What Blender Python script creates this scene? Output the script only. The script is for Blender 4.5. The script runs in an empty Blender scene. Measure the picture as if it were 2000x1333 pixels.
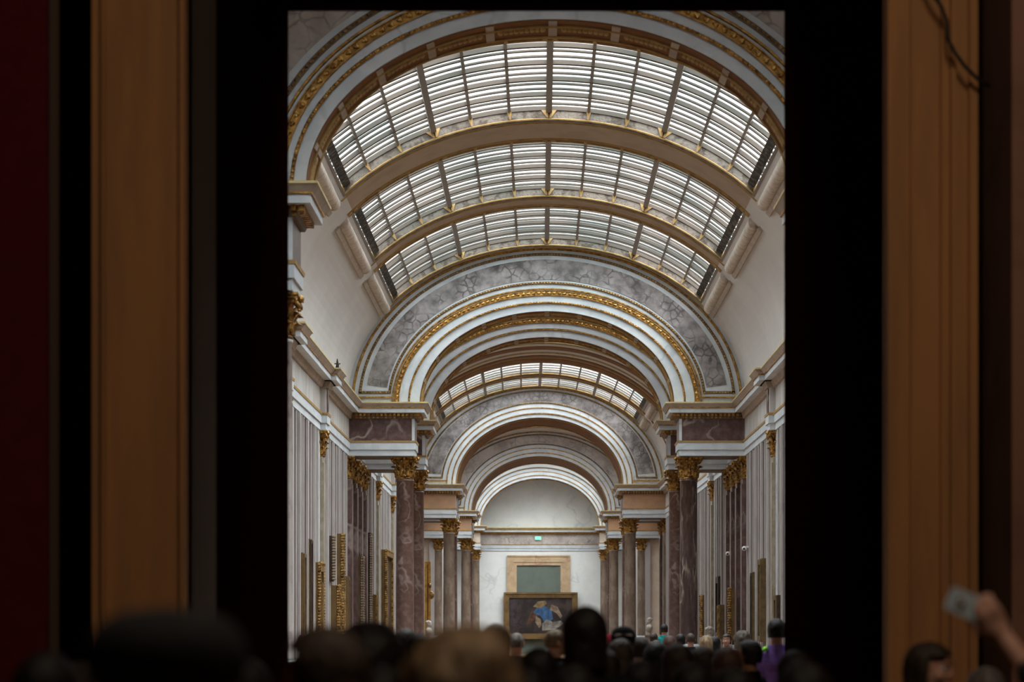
import bpy, bmesh, math, random
from mathutils import Vector, Matrix, noise
random.seed(7)
PI = math.pi
sc = bpy.context.scene
COL = sc.collection
EYE = 1.75
F = 3889.0          # focal length in pixels of a 2000 px wide frame
VX, VY = 1056.0, 1225.0

# ------------------------------------------------------------------ materials
MATS = {}
def mat(name, base, rough=0.6, metal=0.0, base2=None, kind=None, scale=4.0, vein=None, bump=0.0, spec=0.3, emit=None, estr=0.0, thr=(0.45, 0.6), vw=0.03, bscale=None, stretch=(1, 1, 1)):
    m = bpy.data.materials.new(name); m.use_nodes = True
    nt = m.node_tree; N = nt.nodes; L = nt.links
    b = N['Principled BSDF']
    b.inputs['Roughness'].default_value = rough
    b.inputs['Metallic'].default_value = metal
    b.inputs['Specular IOR Level'].default_value = spec
    b.inputs['Base Color'].default_value = (*base, 1)
    tc = N.new('ShaderNodeTexCoord'); mp = N.new('ShaderNodeMapping')
    mp.inputs['Scale'].default_value = stretch
    L.new(tc.outputs['Object'], mp.inputs['Vector'])
    vec = mp.outputs['Vector']
    col = None
    if base2 is not None:
        n = N.new('ShaderNodeTexNoise'); n.inputs['Scale'].default_value = scale
        n.inputs['Detail'].default_value = 8; n.inputs['Roughness'].default_value = 0.62
        L.new(vec, n.inputs['Vector'])
        r = N.new('ShaderNodeValToRGB')
        r.color_ramp.elements[0].position = thr[0]; r.color_ramp.elements[1].position = thr[1]
        r.color_ramp.elements[0].color = (*base, 1); r.color_ramp.elements[1].color = (*base2, 1)
        L.new(n.outputs['Fac'], r.inputs['Fac']); col = r.outputs['Color']
    if vein is not None:
        vcol, vscale, vamt = vein
        n1 = N.new('ShaderNodeTexNoise'); n1.inputs['Scale'].default_value = vscale * 0.7; n1.inputs['Detail'].default_value = 5
        L.new(vec, n1.inputs['Vector'])
        mx = N.new('ShaderNodeVectorMath'); mx.operation = 'MULTIPLY_ADD'
        L.new(n1.outputs['Color'], mx.inputs[0]); mx.inputs[1].default_value = (0.7 / vscale,) * 3
        L.new(vec, mx.inputs[2])
        if kind == 'breccia':
            v = N.new('ShaderNodeTexVoronoi'); v.feature = 'DISTANCE_TO_EDGE'; v.inputs['Scale'].default_value = vscale
            L.new(mx.outputs[0], v.inputs['Vector']); src = v.outputs['Distance']
            lo, hi = 0.0, vw * 2
        else:
            v = N.new('ShaderNodeTexNoise'); v.inputs['Scale'].default_value = vscale * 0.55; v.inputs['Detail'].default_value = 3
            L.new(mx.outputs[0], v.inputs['Vector'])
            s = N.new('ShaderNodeMath'); s.operation = 'SUBTRACT'; L.new(v.outputs['Fac'], s.inputs[0]); s.inputs[1].default_value = 0.5
            a = N.new('ShaderNodeMath'); a.operation = 'ABSOLUTE'; L.new(s.outputs[0], a.inputs[0]); src = a.outputs[0]
            lo, hi = 0.0, vw
        mr = N.new('ShaderNodeMapRange'); mr.inputs['From Min'].default_value = lo; mr.inputs['From Max'].default_value = hi
        mr.inputs['To Min'].default_value = vamt; mr.inputs['To Max'].default_value = 0.0
        L.new(src, mr.inputs['Value'])
        # break the veins up
        n3 = N.new('ShaderNodeTexNoise'); n3.inputs['Scale'].default_value = vscale * 0.4; L.new(vec, n3.inputs['Vector'])
        m3 = N.new('ShaderNodeMapRange'); m3.inputs['From Min'].default_value = 0.42; m3.inputs['From Max'].default_value = 0.62
        L.new(n3.outputs['Fac'], m3.inputs['Value'])
        mm = N.new('ShaderNodeMath'); mm.operation = 'MULTIPLY'; L.new(mr.outputs[0], mm.inputs[0]); L.new(m3.outputs[0], mm.inputs[1])
        mix = N.new('ShaderNodeMix'); mix.data_type = 'RGBA'
        L.new(mm.outputs[0], mix.inputs['Factor'])
        if col is not None: L.new(col, mix.inputs['A'])
        else: mix.inputs['A'].default_value = (*base, 1)
        mix.inputs['B'].default_value = (*vcol, 1)
        col = mix.outputs['Result']
    if col is not None: L.new(col, b.inputs['Base Color'])
    if bump > 0:
        n2 = N.new('ShaderNodeTexNoise'); n2.inputs['Scale'].default_value = bscale or scale * 4; n2.inputs['Detail'].default_value = 4
        L.new(vec, n2.inputs['Vector'])
        bp = N.new('ShaderNodeBump'); bp.inputs['Strength'].default_value = bump; bp.inputs['Distance'].default_value = 0.03
        L.new(n2.outputs['Fac'], bp.inputs['Height']); L.new(bp.outputs['Normal'], b.inputs['Normal'])
    if emit is not None:
        b.inputs['Emission Color'].default_value = (*emit, 1); b.inputs['Emission Strength'].default_value = estr
    MATS[name] = m
    return m
white_m = mat('white_marble', (0.51, 0.545, 0.58), 0.45, base2=(0.60, 0.625, 0.65), scale=1.6, vein=((0.30, 0.32, 0.35), 0.9, 0.5), vw=0.012)
wall_m = mat('end_wall_marble', (0.74, 0.745, 0.73), 0.5, base2=(0.68, 0.69, 0.68), scale=0.8, vein=((0.50, 0.51, 0.52), 0.7, 0.7), vw=0.012)
plaster = mat('vault_plaster', (0.55, 0.53, 0.52), 0.8, base2=(0.59, 0.57, 0.555), scale=0.5)
frieze_w = mat('pale_frieze_marble', (0.42, 0.39, 0.36), 0.5, base2=(0.53, 0.51, 0.50), scale=2.5, stretch=(1, 1, 0.25))
gold = mat('gilding', (0.60, 0.33, 0.09), 0.36, 0.8, base2=(0.24, 0.12, 0.035), scale=9, bump=0.4, thr=(0.40, 0.60))
gold_c = mat('capital_gilding', (0.50, 0.28, 0.075), 0.36, 0.8, base2=(0.10, 0.05, 0.02), scale=11, bump=0.5, thr=(0.42, 0.60))
gold_b = mat('bright_gilding', (0.85, 0.56, 0.20), 0.33, 0.8, base2=(0.28, 0.14, 0.04), scale=12, bump=0.6, thr=(0.42, 0.6))
gold_p = mat('ochre_paint', (0.40, 0.26, 0.10), 0.6, base2=(0.30, 0.18, 0.065), scale=5)
cream = mat('cream_gold_paint', (0.62, 0.50, 0.25), 0.5, 0.2, base2=(0.50, 0.40, 0.22), scale=4)
tan = mat('tan_stone', (0.42, 0.35, 0.29), 0.6, base2=(0.36, 0.29, 0.23), scale=3)
brown_s = mat('brown_soffit', (0.20, 0.078, 0.018), 0.7, base2=(0.15, 0.058, 0.014), scale=2)
breccia = mat('grey_breccia', (0.13, 0.115, 0.115), 0.4, base2=(0.37, 0.34, 0.335), scale=2.2, kind='breccia', vein=((0.06, 0.05, 0.055), 4.2, 0.9), vw=0.06, thr=(0.36, 0.66))
breccia_l = mat('pale_breccia', (0.34, 0.29, 0.27), 0.45, base2=(0.50, 0.45, 0.42), scale=1.2, kind='breccia', vein=((0.14, 0.11, 0.11), 3.2, 0.8), vw=0.035, thr=(0.38, 0.62))
redm = mat('dark_red_marble', (0.085, 0.045, 0.042), 0.3, base2=(0.14, 0.085, 0.08), scale=5, vein=((0.50, 0.42, 0.38), 1.1, 0.9), vw=0.02, spec=0.5)
purple_m = mat('violet_marble', (0.105, 0.055, 0.045), 0.32, base2=(0.15, 0.092, 0.076), scale=6, vein=((0.42, 0.34, 0.33), 1.5, 0.75), vw=0.016, spec=0.5)
purple_v = mat('streaked_violet_marble', (0.042, 0.022, 0.021), 0.3, base2=(0.085, 0.052, 0.045), scale=4, vein=((0.42, 0.35, 0.28), 4.5, 1.0), vw=0.045, spec=0.5, stretch=(1.5, 1.5, 0.35))
taupe_m = mat('taupe_marble', (0.165, 0.118, 0.088), 0.4, base2=(0.27, 0.21, 0.165), scale=2.5, vein=((0.16, 0.10, 0.09), 1.2, 0.7), vw=0.03, stretch=(1, 1, 0.4))
speckle_m = mat('speckled_pale_marble', (0.50, 0.46, 0.44), 0.45, base2=(0.30, 0.24, 0.24), scale=3.5, thr=(0.5, 0.66))
olive_m = mat('olive_marble', (0.26, 0.22, 0.16), 0.5, base2=(0.34, 0.30, 0.24), scale=4)
orange_m = mat('orange_marble', (0.50, 0.29, 0.17), 0.5, base2=(0.42, 0.25, 0.16), scale=1.5)
pink_m = mat('pink_pale_marble', (0.55, 0.44, 0.35), 0.5, base2=(0.62, 0.53, 0.45), scale=1.2, vein=((0.40, 0.28, 0.22), 1.0, 0.5), vw=0.015)
wallpanel = mat('gallery_wall_paint', (0.37, 0.335, 0.325), 0.7, base2=(0.41, 0.37, 0.36), scale=0.6)
ribmat = mat('wall_rib_paint', (0.44, 0.41, 0.40), 0.6, base2=(0.38, 0.35, 0.34), scale=1.0)
ribdark = mat('wall_rib_mauve', (0.15, 0.11, 0.11), 0.6)
beaddark = mat('bead_ground', (0.16, 0.13, 0.10), 0.6)
slatm = mat('laylight_slat_paint', (0.115, 0.098, 0.083), 0.7, spec=.1)
curbm = mat('curb_paint', (0.20, 0.17, 0.145), 0.7)
ribm = mat('laylight_rib_paint', (0.26, 0.235, 0.215), 0.6)
relief = mat('grisaille_relief', (0.19, 0.165, 0.14), 0.7, base2=(0.09, 0.07, 0.055), scale=5, thr=(0.48, 0.6), bump=0.6)
relief_d = mat('dark_relief', (0.03, 0.026, 0.022), 0.7, base2=(0.14, 0.125, 0.11), scale=6, thr=(0.48, 0.58), bump=0.6)
rope_m = mat('rope_moulding_stone', (0.58, 0.50, 0.43), 0.65, base2=(0.46, 0.39, 0.33), scale=5)
wood_b = mat('brown_door_wood', (0.48, 0.235, 0.095), 0.75, spec=.1, base2=(0.38, 0.195, 0.085), scale=1.2, stretch=(3, 3, 0.35))
wood_r = mat('reddish_brown_wood', (0.30, 0.15, 0.10), 0.6, base2=(0.24, 0.12, 0.08), scale=1.5)
darkred = mat('dark_red_wall_fabric', (0.10, 0.004, 0.006), 0.9, base2=(0.085, 0.003, 0.004), scale=8)
nearblack = mat('recess_shade_black', (0.006, 0.004, 0.004), 0.95, spec=0.0)  # shade of the deep gaps is put into this near-black colour
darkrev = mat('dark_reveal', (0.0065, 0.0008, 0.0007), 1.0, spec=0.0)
greyrev = mat('grey_brown_return', (0.10, 0.068, 0.048), 0.9, spec=0.05)
ceilm = mat('hall_ceiling_paint', (0.25, 0.2, 0.16), 0.8)
floorm = mat('oak_parquet', (0.20, 0.115, 0.06), 0.35, base2=(0.13, 0.07, 0.035), scale=2, stretch=(6, 1, 1))
greenp = mat('grey_green_panel', (0.125, 0.15, 0.125), 0.7, base2=(0.11, 0.13, 0.11), scale=1)
pinkmarb = mat('brown_pink_door_marble', (0.50, 0.36, 0.22), 0.5, base2=(0.42, 0.29, 0.18), scale=1.5, vein=((0.30, 0.13, 0.10), 1.6, 0.8), vw=0.02)
canvasm = mat('dark_canvas', (0.05, 0.035, 0.028), 0.5, base2=(0.12, 0.08, 0.055), scale=2.2, thr=(0.45, 0.7))
f_gold = mat('frame_gold', (0.42, 0.25, 0.085), 0.4, 0.6, base2=(0.10, 0.055, 0.02), scale=7, bump=0.6, bscale=30)
f_bright = mat('frame_bright_gold', (0.75, 0.42, 0.10), 0.4, 0.5, base2=(0.5, 0.27, 0.06), scale=5, bump=0.3)
f_side = mat('frame_ochre_side', (0.17, 0.10, 0.035), 0.6, base2=(0.11, 0.062, 0.024), scale=2)
f_dull = mat('frame_dull_gold', (0.16, 0.105, 0.05), 0.5, 0.2, base2=(0.10, 0.065, 0.03), scale=4, bump=0.3)
f_dark = mat('frame_dark_wood', (0.035, 0.022, 0.018), 0.5, base2=(0.07, 0.045, 0.03), scale=3)
f_silver = mat('frame_greyed_gilding', (0.24, 0.19, 0.14), 0.5, 0.2, base2=(0.20, 0.14, 0.09), scale=8, bump=0.5)
black_m = mat('black_metal', (0.01, 0.01, 0.011), 0.5)
stone_b = mat('bust_marble', (0.42, 0.38, 0.33), 0.6, base2=(0.36, 0.32, 0.28), scale=6)
stone_p = mat('plinth_stone', (0.30, 0.25, 0.21), 0.6, base2=(0.25, 0.20, 0.17), scale=3)
exitm = mat('exit_sign_green', (0.1, 0.8, 0.35), 0.5, emit=(0.15, 1.0, 0.35), estr=1.6)
whitepl = mat('white_plastic', (0.75, 0.75, 0.75), 0.4)

glass = bpy.data.materials.new('frosted_laylight_glass'); glass.use_nodes = True
_n = glass.node_tree.nodes; _l = glass.node_tree.links; _n.clear()
o_ = _n.new('ShaderNodeOutputMaterial'); mx_ = _n.new('ShaderNodeMixShader'); tr_ = _n.new('ShaderNodeBsdfTransparent'); tl_ = _n.new('ShaderNodeBsdfTranslucent')
tr_.inputs['Color'].default_value = (0.90, 0.96, 0.95, 1); tl_.inputs['Color'].default_value = (0.90, 0.96, 0.95, 1)
mx_.inputs['Fac'].default_value = 0.08
nz = _n.new('ShaderNodeTexNoise'); nz.inputs['Scale'].default_value = 0.5
tcg = _n.new('ShaderNodeTexCoord'); _l.new(tcg.outputs['Object'], nz.inputs['Vector'])
rg = _n.new('ShaderNodeValToRGB'); rg.color_ramp.elements[0].position = 0.35; rg.color_ramp.elements[1].position = 0.6
rg.color_ramp.elements[0].color = (0.76, 0.83, 0.83, 1); rg.color_ramp.elements[1].color = (0.98, 0.99, 0.98, 1)
_l.new(nz.outputs['Fac'], rg.inputs['Fac']); _l.new(rg.outputs['Color'], tr_.inputs['Color']); _l.new(rg.outputs['Color'], tl_.inputs['Color'])
_l.new(tr_.outputs[0], mx_.inputs[1]); _l.new(tl_.outputs[0], mx_.inputs[2]); _l.new(mx_.outputs[0], o_.inputs['Surface'])

# ------------------------------------------------------------------ helpers
class MB:
    def __init__(s): s.v = []; s.f = []
    def quadbox(s, c):  # 8 corners: bottom 4, top 4
        k = len(s.v); s.v += [tuple(p) for p in c]
        for q in ((0, 3, 2, 1), (4, 5, 6, 7), (0, 1, 5, 4), (1, 2, 6, 5), (2, 3, 7, 6), (3, 0, 4, 7)): s.f.append(tuple(k + i for i in q))
    def box(s, x0, x1, y0, y1, z0, z1):
        x0, x1 = min(x0, x1), max(x0, x1)
        s.quadbox([(x0, y0, z0), (x1, y0, z0), (x1, y1, z0), (x0, y1, z0), (x0, y0, z1), (x1, y0, z1), (x1, y1, z1), (x0, y1, z1)])
    def frus(s, a, b, z0, z1):  # a,b = (x0,x1,y0,y1)
        s.quadbox([(a[0], a[2], z0), (a[1], a[2], z0), (a[1], a[3], z0), (a[0], a[3], z0), (b[0], b[2], z1), (b[1], b[2], z1), (b[1], b[3], z1), (b[0], b[3], z1)])
    def loft(s, rings, close_ring=True, caps=True):
        k = len(s.v); n = len(rings[0])
        for r in rings: s.v += [tuple(p) for p in r]
        for i in range(len(rings) - 1):
            for j in range(n if close_ring else n - 1):
                a = k + i * n + j; b = k + i * n + (j + 1) % n
                s.f.append((a, b, b + n, a + n))
        if caps and close_ring:
            s.f.append(tuple(k + j for j in range(n))[::-1]); s.f.append(tuple(k + (len(rings) - 1) * n + j for j in range(n)))
    def lathe(s, prof, seg=20, cx=0, cy=0):
        s.loft([[(cx + r * math.cos(2 * PI * j / seg), cy + r * math.sin(2 * PI * j / seg), z) for j in range(seg)] for r, z in prof])
    def blob(s, c, r, seg=8, rings=6, rot=None):
        k = len(s.v); rr = []
        for i in range(rings + 1):
            ph = PI * i / rings
            for j in range(seg):
                t = 2 * PI * j / seg
                p = Vector((r[0] * math.sin(ph) * math.cos(t), r[1] * math.sin(ph) * math.sin(t), r[2] * math.cos(ph)))
                if rot is not None: p = rot @ p
                s.v.append((c[0] + p.x, c[1] + p.y, c[2] + p.z))
        for i in range(rings):
            for j in range(seg):
                a = k + i * seg + j; b = k + i * seg + (j + 1) % seg
                s.f.append((a, a + seg, b + seg, b))
    def tube(s, pts, r, seg=6):
        rings = []
        pts = [Vector(p) for p in pts]
        for i, p in enumerate(pts):
            t = (pts[min(i + 1, len(pts) - 1)] - pts[max(i - 1, 0)]).normalized()
            up = Vector((0, 0, 1)) if abs(t.z) < 0.9 else Vector((1, 0, 0))
            u = t.cross(up).normalized(); w = t.cross(u)
            rad = r[i] if isinstance(r, (list, tuple)) else r
            rings.append([p + rad * (math.cos(2 * PI * j / seg) * u + math.sin(2 * PI * j / seg) * w) for j in range(seg)])
        s.loft(rings)
    def mesh(s, name):
        me = bpy.data.meshes.new(name); me.from_pydata(s.v, [], s.f); me.update(); 
        bm = bmesh.new(); bm.from_mesh(me); bmesh.ops.recalc_face_normals(bm, faces=bm.faces); bm.to_mesh(me); bm.free()
        return me
    def build(s, name, m, parent=None, smooth=False, loc=None):
        me = s.mesh(name); me.materials.append(m)
        if smooth:
            for p in me.polygons: p.use_smooth = True
        o = bpy.data.objects.new(name, me); COL.objects.link(o)
        if parent: o.parent = parent
        if loc: o.location = loc
        return o
def tag(o, label=None, cat=None, group=None, kind=None):
    if label: o['label'] = label
    if cat: o['category'] = cat
    if group: o['group'] = group
    if kind: o['kind'] = kind
    return o
def empty(name, loc=(0, 0, 0), rz=0, **k):
    o = bpy.data.objects.new(name, None); COL.objects.link(o); o.location = loc; o.rotation_euler = (0, 0, rz)
    o.empty_display_size = 0.2
    tag(o, **k); return o
def dup(root, loc, rz=0, s=None, **k):
    r = root.copy(); COL.objects.link(r); r.location = loc; r.rotation_euler = (0, 0, rz)
    if s: r.scale = s if isinstance(s, tuple) else (s, s, s)
    tag(r, **k)
    for ch in list(root.children):
        c = ch.copy(); COL.objects.link(c); c.parent = r
        for g in list(ch.children):
            d = g.copy(); COL.objects.link(d); d.parent = c
    return r
def setmat(o, m):
    o.material_slots[0].link = 'OBJECT'; o.material_slots[0].material = m

def Xc(y):   # the gallery's centre line drifts a little beyond the second arch
    if y <= 64: return 0.18
    if y >= 90.5: return -0.05
    return 0.18 - 0.23 * (y - 64) / 26.5
ZS = EYE + 6.468      # springing = top of the cornice
HW = 5.78             # half width wall to wall

def ring(mb, prof, cx, z0=ZS, th0=0.0, th1=PI, n=96, closed=True):
    """prof: list of (a, b, y): an elliptical sweep of a cross-section"""
    rings = []
    for i in range(n + 1):
        t = th0 + (th1 - th0) * i / n
        rings.append([(cx + a * math.cos(t), y, z0 + b * math.sin(t)) for a, b, y in prof])
    mb.loft(rings, closed, closed)
def band(mb, a0, b0, a1, b1, y0, y1, cx, **k):
    ring(mb, [(a0, b0, y0), (a1, b1, y0), (a1, b1, y1), (a0, b0, y1)], cx, **k)
def torus_band(mb, a, b, r, y, cx, **k):
    ring(mb, [(a + r * math.cos(q), b + r * math.cos(q), y + r * math.sin(q)) for q in [2 * PI * j / 6 for j in range(6)]], cx, **k)
def beads(mb, a, b, y, cx, r, pitch, rr=None, th0=0.0, th1=PI, z0=ZS):
    t = th0; rr = rr or (r, r, r)
    while t < th1:
        sp = math.hypot(a * math.sin(t), b * math.cos(t))
        tx, tz = -a * math.sin(t), b * math.cos(t)
        ang = math.atan2(tz, tx)
        mb.blob((cx + a * math.cos(t), y, z0 + b * math.sin(t)), rr, 6, 4, Matrix.Rotation(-ang, 3, 'Y'))
        t += pitch / sp

# ------------------------------------------------------------------ arches
# (a, b) in metres for: intrados, thin gold, thick gold, gold line, bead, marble in, marble out, outer bead, rim
T1 = dict(intr=(3.64, 2.487), thin=(3.84, 2.70), thick=(4.03, 2.947), line=(4.18, 3.08), bead=(4.32, 3.25), m0=(4.49, 3.36), m1=(5.22, 3.98), ob=(5.42, 4.13), rim=(5.62, 4.36))
T2 = dict(intr=(3.69, 2.678), thin=(3.99, 2.915), thick=(4.35, 3.19), line=(4.47, 3.31), bead=(4.575, 3.49), m0=(4.66, 3.58), m1=(5.25, 4.17), ob=(5.42, 4.32), rim=(5.62, 4.47))
T3 = dict(intr=(3.82, 3.05), thin=(3.98, 3.23), thick=None, line=(4.21, 3.48), bead=(4.45, 3.72), m0=(4.52, 3.78), m1=(5.24, 4.20), ob=(5.33, 4.25), rim=(5.58, 4.40))
def arch(y0, y1, T, label, marble, slab=0.9, rich=True):
    cx = Xc(y0)
    R = empty('transverse_arch', (cx, y0, ZS), label=label, cat='arch', group='transverse arches across the gallery')
    def B(mb, name, m, smooth=False):
        o = mb.build(name, m, R, smooth); o.location = (-cx, -y0, -ZS); return o
    I, O = T['intr'], (5.765, 4.50)
    mb = MB(); band(mb, *I, *O, y0, y1, cx); B(mb, 'archivolt', white_m)
    # soffit lining
    mb = MB(); ring(mb, [(I[0] - .012, I[1] - .012, y0 + .04), (I[0] - .012, I[1] - .012, y1 + .01), (I[0] + .02, I[1] + .02, y1 + .01), (I[0] + .02, I[1] + .02, y0 + .04)], cx)
    so = B(mb, 'soffit', brown_s)
    if slab < 2:   # coffers of dark ornament with pale blocks between, gold edges
        for k in range(1, 12):
            t = PI * k / 12; mb = MB()
            ring(mb, [(I[0] - .03, I[1] - .03, y0 + .06), (I[0] - .03, I[1] - .03, y1 - .05), (I[0], I[1], y1 - .05), (I[0], I[1], y0 + .06)], cx, th0=t - .018, th1=t + .018, n=2)
            mb.build('soffit_block', tan, so)
        mb = MB()
        for yy in (y0 + .30, y1 - .1): torus_band(mb, I[0] - .02, I[1] - .02, .03, yy, cx)
        t = 0.05
        while t < PI - .05:
            if abs((t * 12 / PI) - round(t * 12 / PI)) > .13:
                mb.blob((cx + (I[0] - .02) * math.cos(t), y0 + .48, ZS + (I[1] - .02) * math.sin(t)), (.05, .09, .03), 6, 4, Matrix.Rotation(t - PI / 2, 3, 'Y').transposed())
            t += .022 if rich else .05
        mb.build('soffit_ornament', gold_p, so)
    else:
        for yy in (y0 + .25, y1 - .25):
            mb = MB(); torus_band(mb, I[0] - .02, I[1] - .02, .035, yy, cx); mb.build('soffit_moulding', gold_p, so)
    # raised white fascias
    mb = MB(); th = T['thin']; ln = T['line']
    band(mb, th[0] + .03, th[1] + .03, ln[0], ln[1], y0 - .04, y0 + .02, cx)
    B(mb, 'fascia', white_m)
    mb = MB(); torus_band(mb, *th, .028, y0 - .03, cx)
    if rich: beads(mb, *th, y0 - .055, cx, .03, .085)
    B(mb, 'thin_gold_moulding', gold)
    if T['thick']:
        tk = T['thick']
        mb = MB(); band(mb, tk[0] - .055, tk[1] - .055, tk[0] + .055, tk[1] + .055, y0 - .06, y0, cx)
        torus_band(mb, tk[0] - .062, tk[1] - .062, .015, y0 - .07, cx); torus_band(mb, tk[0] + .062, tk[1] + .062, .015, y0 - .07, cx)
        B(mb, 'leaf_moulding_ground', gold)
        mb = MB(); beads(mb, *tk, y0 - .075, cx, .05, .15, (.03, .045, .045)); beads(mb, *tk, y0 - .08, cx, .05, .15, (.04, .03, .022), th0=.011)
        B(mb, 'gilt_leaf_moulding', gold_b)
    mb = MB(); torus_band(mb, *ln, .026, y0 - .05, cx)
    p = T['line']                                                      # foot of the line turns outward
    for sgn in (-1, 1):
        x0, x1 = cx + sgn * p[0], cx + sgn * 5.55
        mb.box(x0, x1, y0 - .05, y0, ZS + .155, ZS + .2)
    B(mb, 'gold_line_moulding', gold)
    # bead framed marble panel
    bd, ob, m0, m1 = T['bead'], T['ob'], T['m0'], T['m1']
    tf = math.asin(min(.3 / bd[1], 1)); 
    mb = MB(); band(mb, bd[0] - .04, bd[1] - .04, bd[0] + .04, bd[1] + .04, y0 - .02, y0, cx, th0=tf, th1=PI - tf)
    band(mb, ob[0] - .04, ob[1] - .04, ob[0] + .04, ob[1] + .04, y0 - .02, y0, cx, th0=tf * .8, th1=PI - tf * .8)
    for sgn in (-1, 1): mb.box(cx + sgn * (bd[0] - .05), cx + sgn * (ob[0] + .03), y0 - .02, y0, ZS + .28, ZS + .36)
    bg = B(mb, 'bead_ground', beaddark)
    mb = MB()
    beads(mb, *bd, y0 - .03, cx, .028, .085, (.034, .03, .026), tf, PI - tf)
    beads(mb, *ob, y0 - .03, cx, .028, .085, (.034, .03, .026), tf * .8, PI - tf * .8)
    for sgn in (-1, 1):
        x = bd[0]
        while x < ob[0]:
            mb.blob((cx + sgn * x, y0 - .03, ZS + .32), (.034, .03, .026), 6, 4); x += .085
    B(mb, 'gilt_beading', gold)
    t2 = math.asin(min(.46 / m0[1], 1))
    mb = MB(); band(mb, *m0, *m1, y0 - .012, y0, cx, th0=t2, th1=PI - t2); B(mb, 'marble_panel', marble)
    mb = MB(); torus_band(mb, *T['rim'], .035, y0 - .03, cx, th0=.03, th1=PI - .03); B(mb, 'rim_moulding', gold)
    return R
arch(29.3, 30.2, T1, 'nearest round arch, white marble with gilt leaf moulding just beyond the dark doorway', breccia_l)
arch(57.65, 58.55, T2, 'large arch with the fully visible grey marble band, behind the three big skylights', breccia)
arch(62.8, 63.7, T2, 'second arch of the double arch, directly behind the large grey banded arch', breccia, rich=False)
arch(90.5, 94.4, T3, 'far arch with deep brown underside, beyond the two low far skylights', breccia, 4, False)
arch(111.0, 115.9, T3, 'arch with pale pink marble band seen inside the far arch', breccia_l, 4, False)
arch(127.5, 128.4, T3, 'plain white innermost arch framing the lunette of the end wall', wall_m, .9, False)

# ------------------------------------------------------------------ capitals, columns
def capital_mesh(r=.25, h=.66, half=.41):
    mb = MB()
    mb.lathe([(r * .98, 0), (r * 1.08, .02), (r * 1.08, .05), (r * .96, .07), (r * .98, h * .5), (r * 1.15, h * .8), (r * 1.45, h * .87)], 20)
    for row, (n, z0, z1, out, w) in enumerate(((8, .06, h * .42, .13, .085), (8, .10, h * .68, .17, .085))):
        for k in range(n):
            t = 2 * PI * (k + (.5 if row else 0)) / n
            c, s_ = math.cos(t), math.sin(t)
            rings = []
            for i in range(8):
                u = i / 7
                rad = r * 1.0 + .015 + (out * max(0, u - .45) ** 1.5 * 2.2 if u > .45 else .01 * u)
                z = z0 + (z1 - z0) * (u if u < .86 else .86 - (u - .86) * .9)
                ww = w * (1 - .55 * u * u) * (1 + .18 * math.sin(u * 18))
                pts = []
                for q, dr in ((-1, -.02), (-.55, .012), (0, .035), (.55, .012), (1, -.02)):
                    pts.append(((rad + dr) * c - q * ww * s_, (rad + dr) * s_ + q * ww * c, z))
                for q, dr in ((1, -.045), (0, -.01), (-1, -.045)):
                    pts.append(((rad + dr) * c - q * ww * s_, (rad + dr) * s_ + q * ww * c, z))
                rings.append(pts)
            mb.loft(rings)
    for k in range(4):      # corner volutes
        t = PI / 4 + k * PI / 2
        c, s_ = math.cos(t), math.sin(t)
        pts = []; rad = []
        for i in range(6):
            u = i / 5; pts.append(((r * 1.0 + .22 * u * u) * c, (r * 1.0 + .22 * u * u) * s_, h * .5 + (h * .34) * u)); rad.append(.025 + .005 * u)
        cx_, cz_ = r + .20, h * .80
        for i in range(11):
            q = PI / 2 - i * .62; rr = .062 * (1 - i / 13)
            pts.append(((cx_ + rr * math.cos(q)) * c, (cx_ + rr * math.cos(q)) * s_, cz_ + rr * math.sin(q))); rad.append(.026 - .0012 * i)
        mb.tube(pts, rad, 6)
        t2 = k * PI / 2      # centre flower and small inner scrolls
        mb.blob((math.cos(t2) * (r * 1.5), math.sin(t2) * (r * 1.5), h * .93), (.06, .06, .06), 8, 6)
        for sg in (-1, 1):
            t3 = t2 + sg * .24
            mb.blob((math.cos(t3) * (r * 1.36), math.sin(t3) * (r * 1.36), h * .80), (.04, .04, .05), 6, 5)
    return mb
def abacus_mb(h=.66, half=.41):
    mb = MB()
    for z0, z1, k in ((h * .88, h * .94, .93), (h * .94, h, 1.0)):
        pts = []
        for c in range(4):
            a0 = PI / 4 + c * PI / 2
            for i in range(7):
                u = i / 7; a = a0 + u * PI / 2
                corner = half * 1.32
                rad = corner * (1 - .30 * math.sin(u * PI) ** .7) * k
                pts.append((rad * math.cos(a), rad * math.sin(a)))
        mb.loft([[(x, y, z0) for x, y in pts], [(x, y, z1) for x, y in pts]])
    return mb
CAP = capital_mesh().mesh('capital'); CAP.materials.append(gold_c)
for p in CAP.polygons: p.use_smooth = True
ABA = abacus_mb().mesh('abacus'); ABA.materials.append(gold_c)
ZTOP = EYE + 4.95; CH = .66
sh = MB(); zb = 1.25; zt = ZTOP - CH
sh.lathe([(.275, zb), (.275, zb + .03), (.265, zb + .06), (.264, zb + 1.5), (.258, zb + 2.6), (.25, zt - .06), (.265, zt - .05), (.265, zt)], 32)
SHAFT = sh.mesh('shaft'); SHAFT.materials.append(purple_m)
for p in SHAFT.polygons: p.use_smooth = True
bs = MB(); bs.lathe([(.40, .95), (.40, 1.02), (.385, 1.05), (.33, 1.07), (.31, 1.11), (.345, 1.14), (.35, 1.18), (.30, 1.22), (.28, 1.25)], 28)
BASE = bs.mesh('base'); BASE.materials.append(white_m)
ps = MB(); ps.box(-.44, .44, -.44, .44, 0, .18); ps.frus((-.44, .44, -.44, .44), (-.38, .38, -.38, .38), .18, .24); ps.box(-.38, .38, -.38, .38, .24, .84); ps.box(-.43, .43, -.43, .43, .84, .95)
PED = ps.mesh('pedestal'); PED.materials.append(taupe_m)
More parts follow.
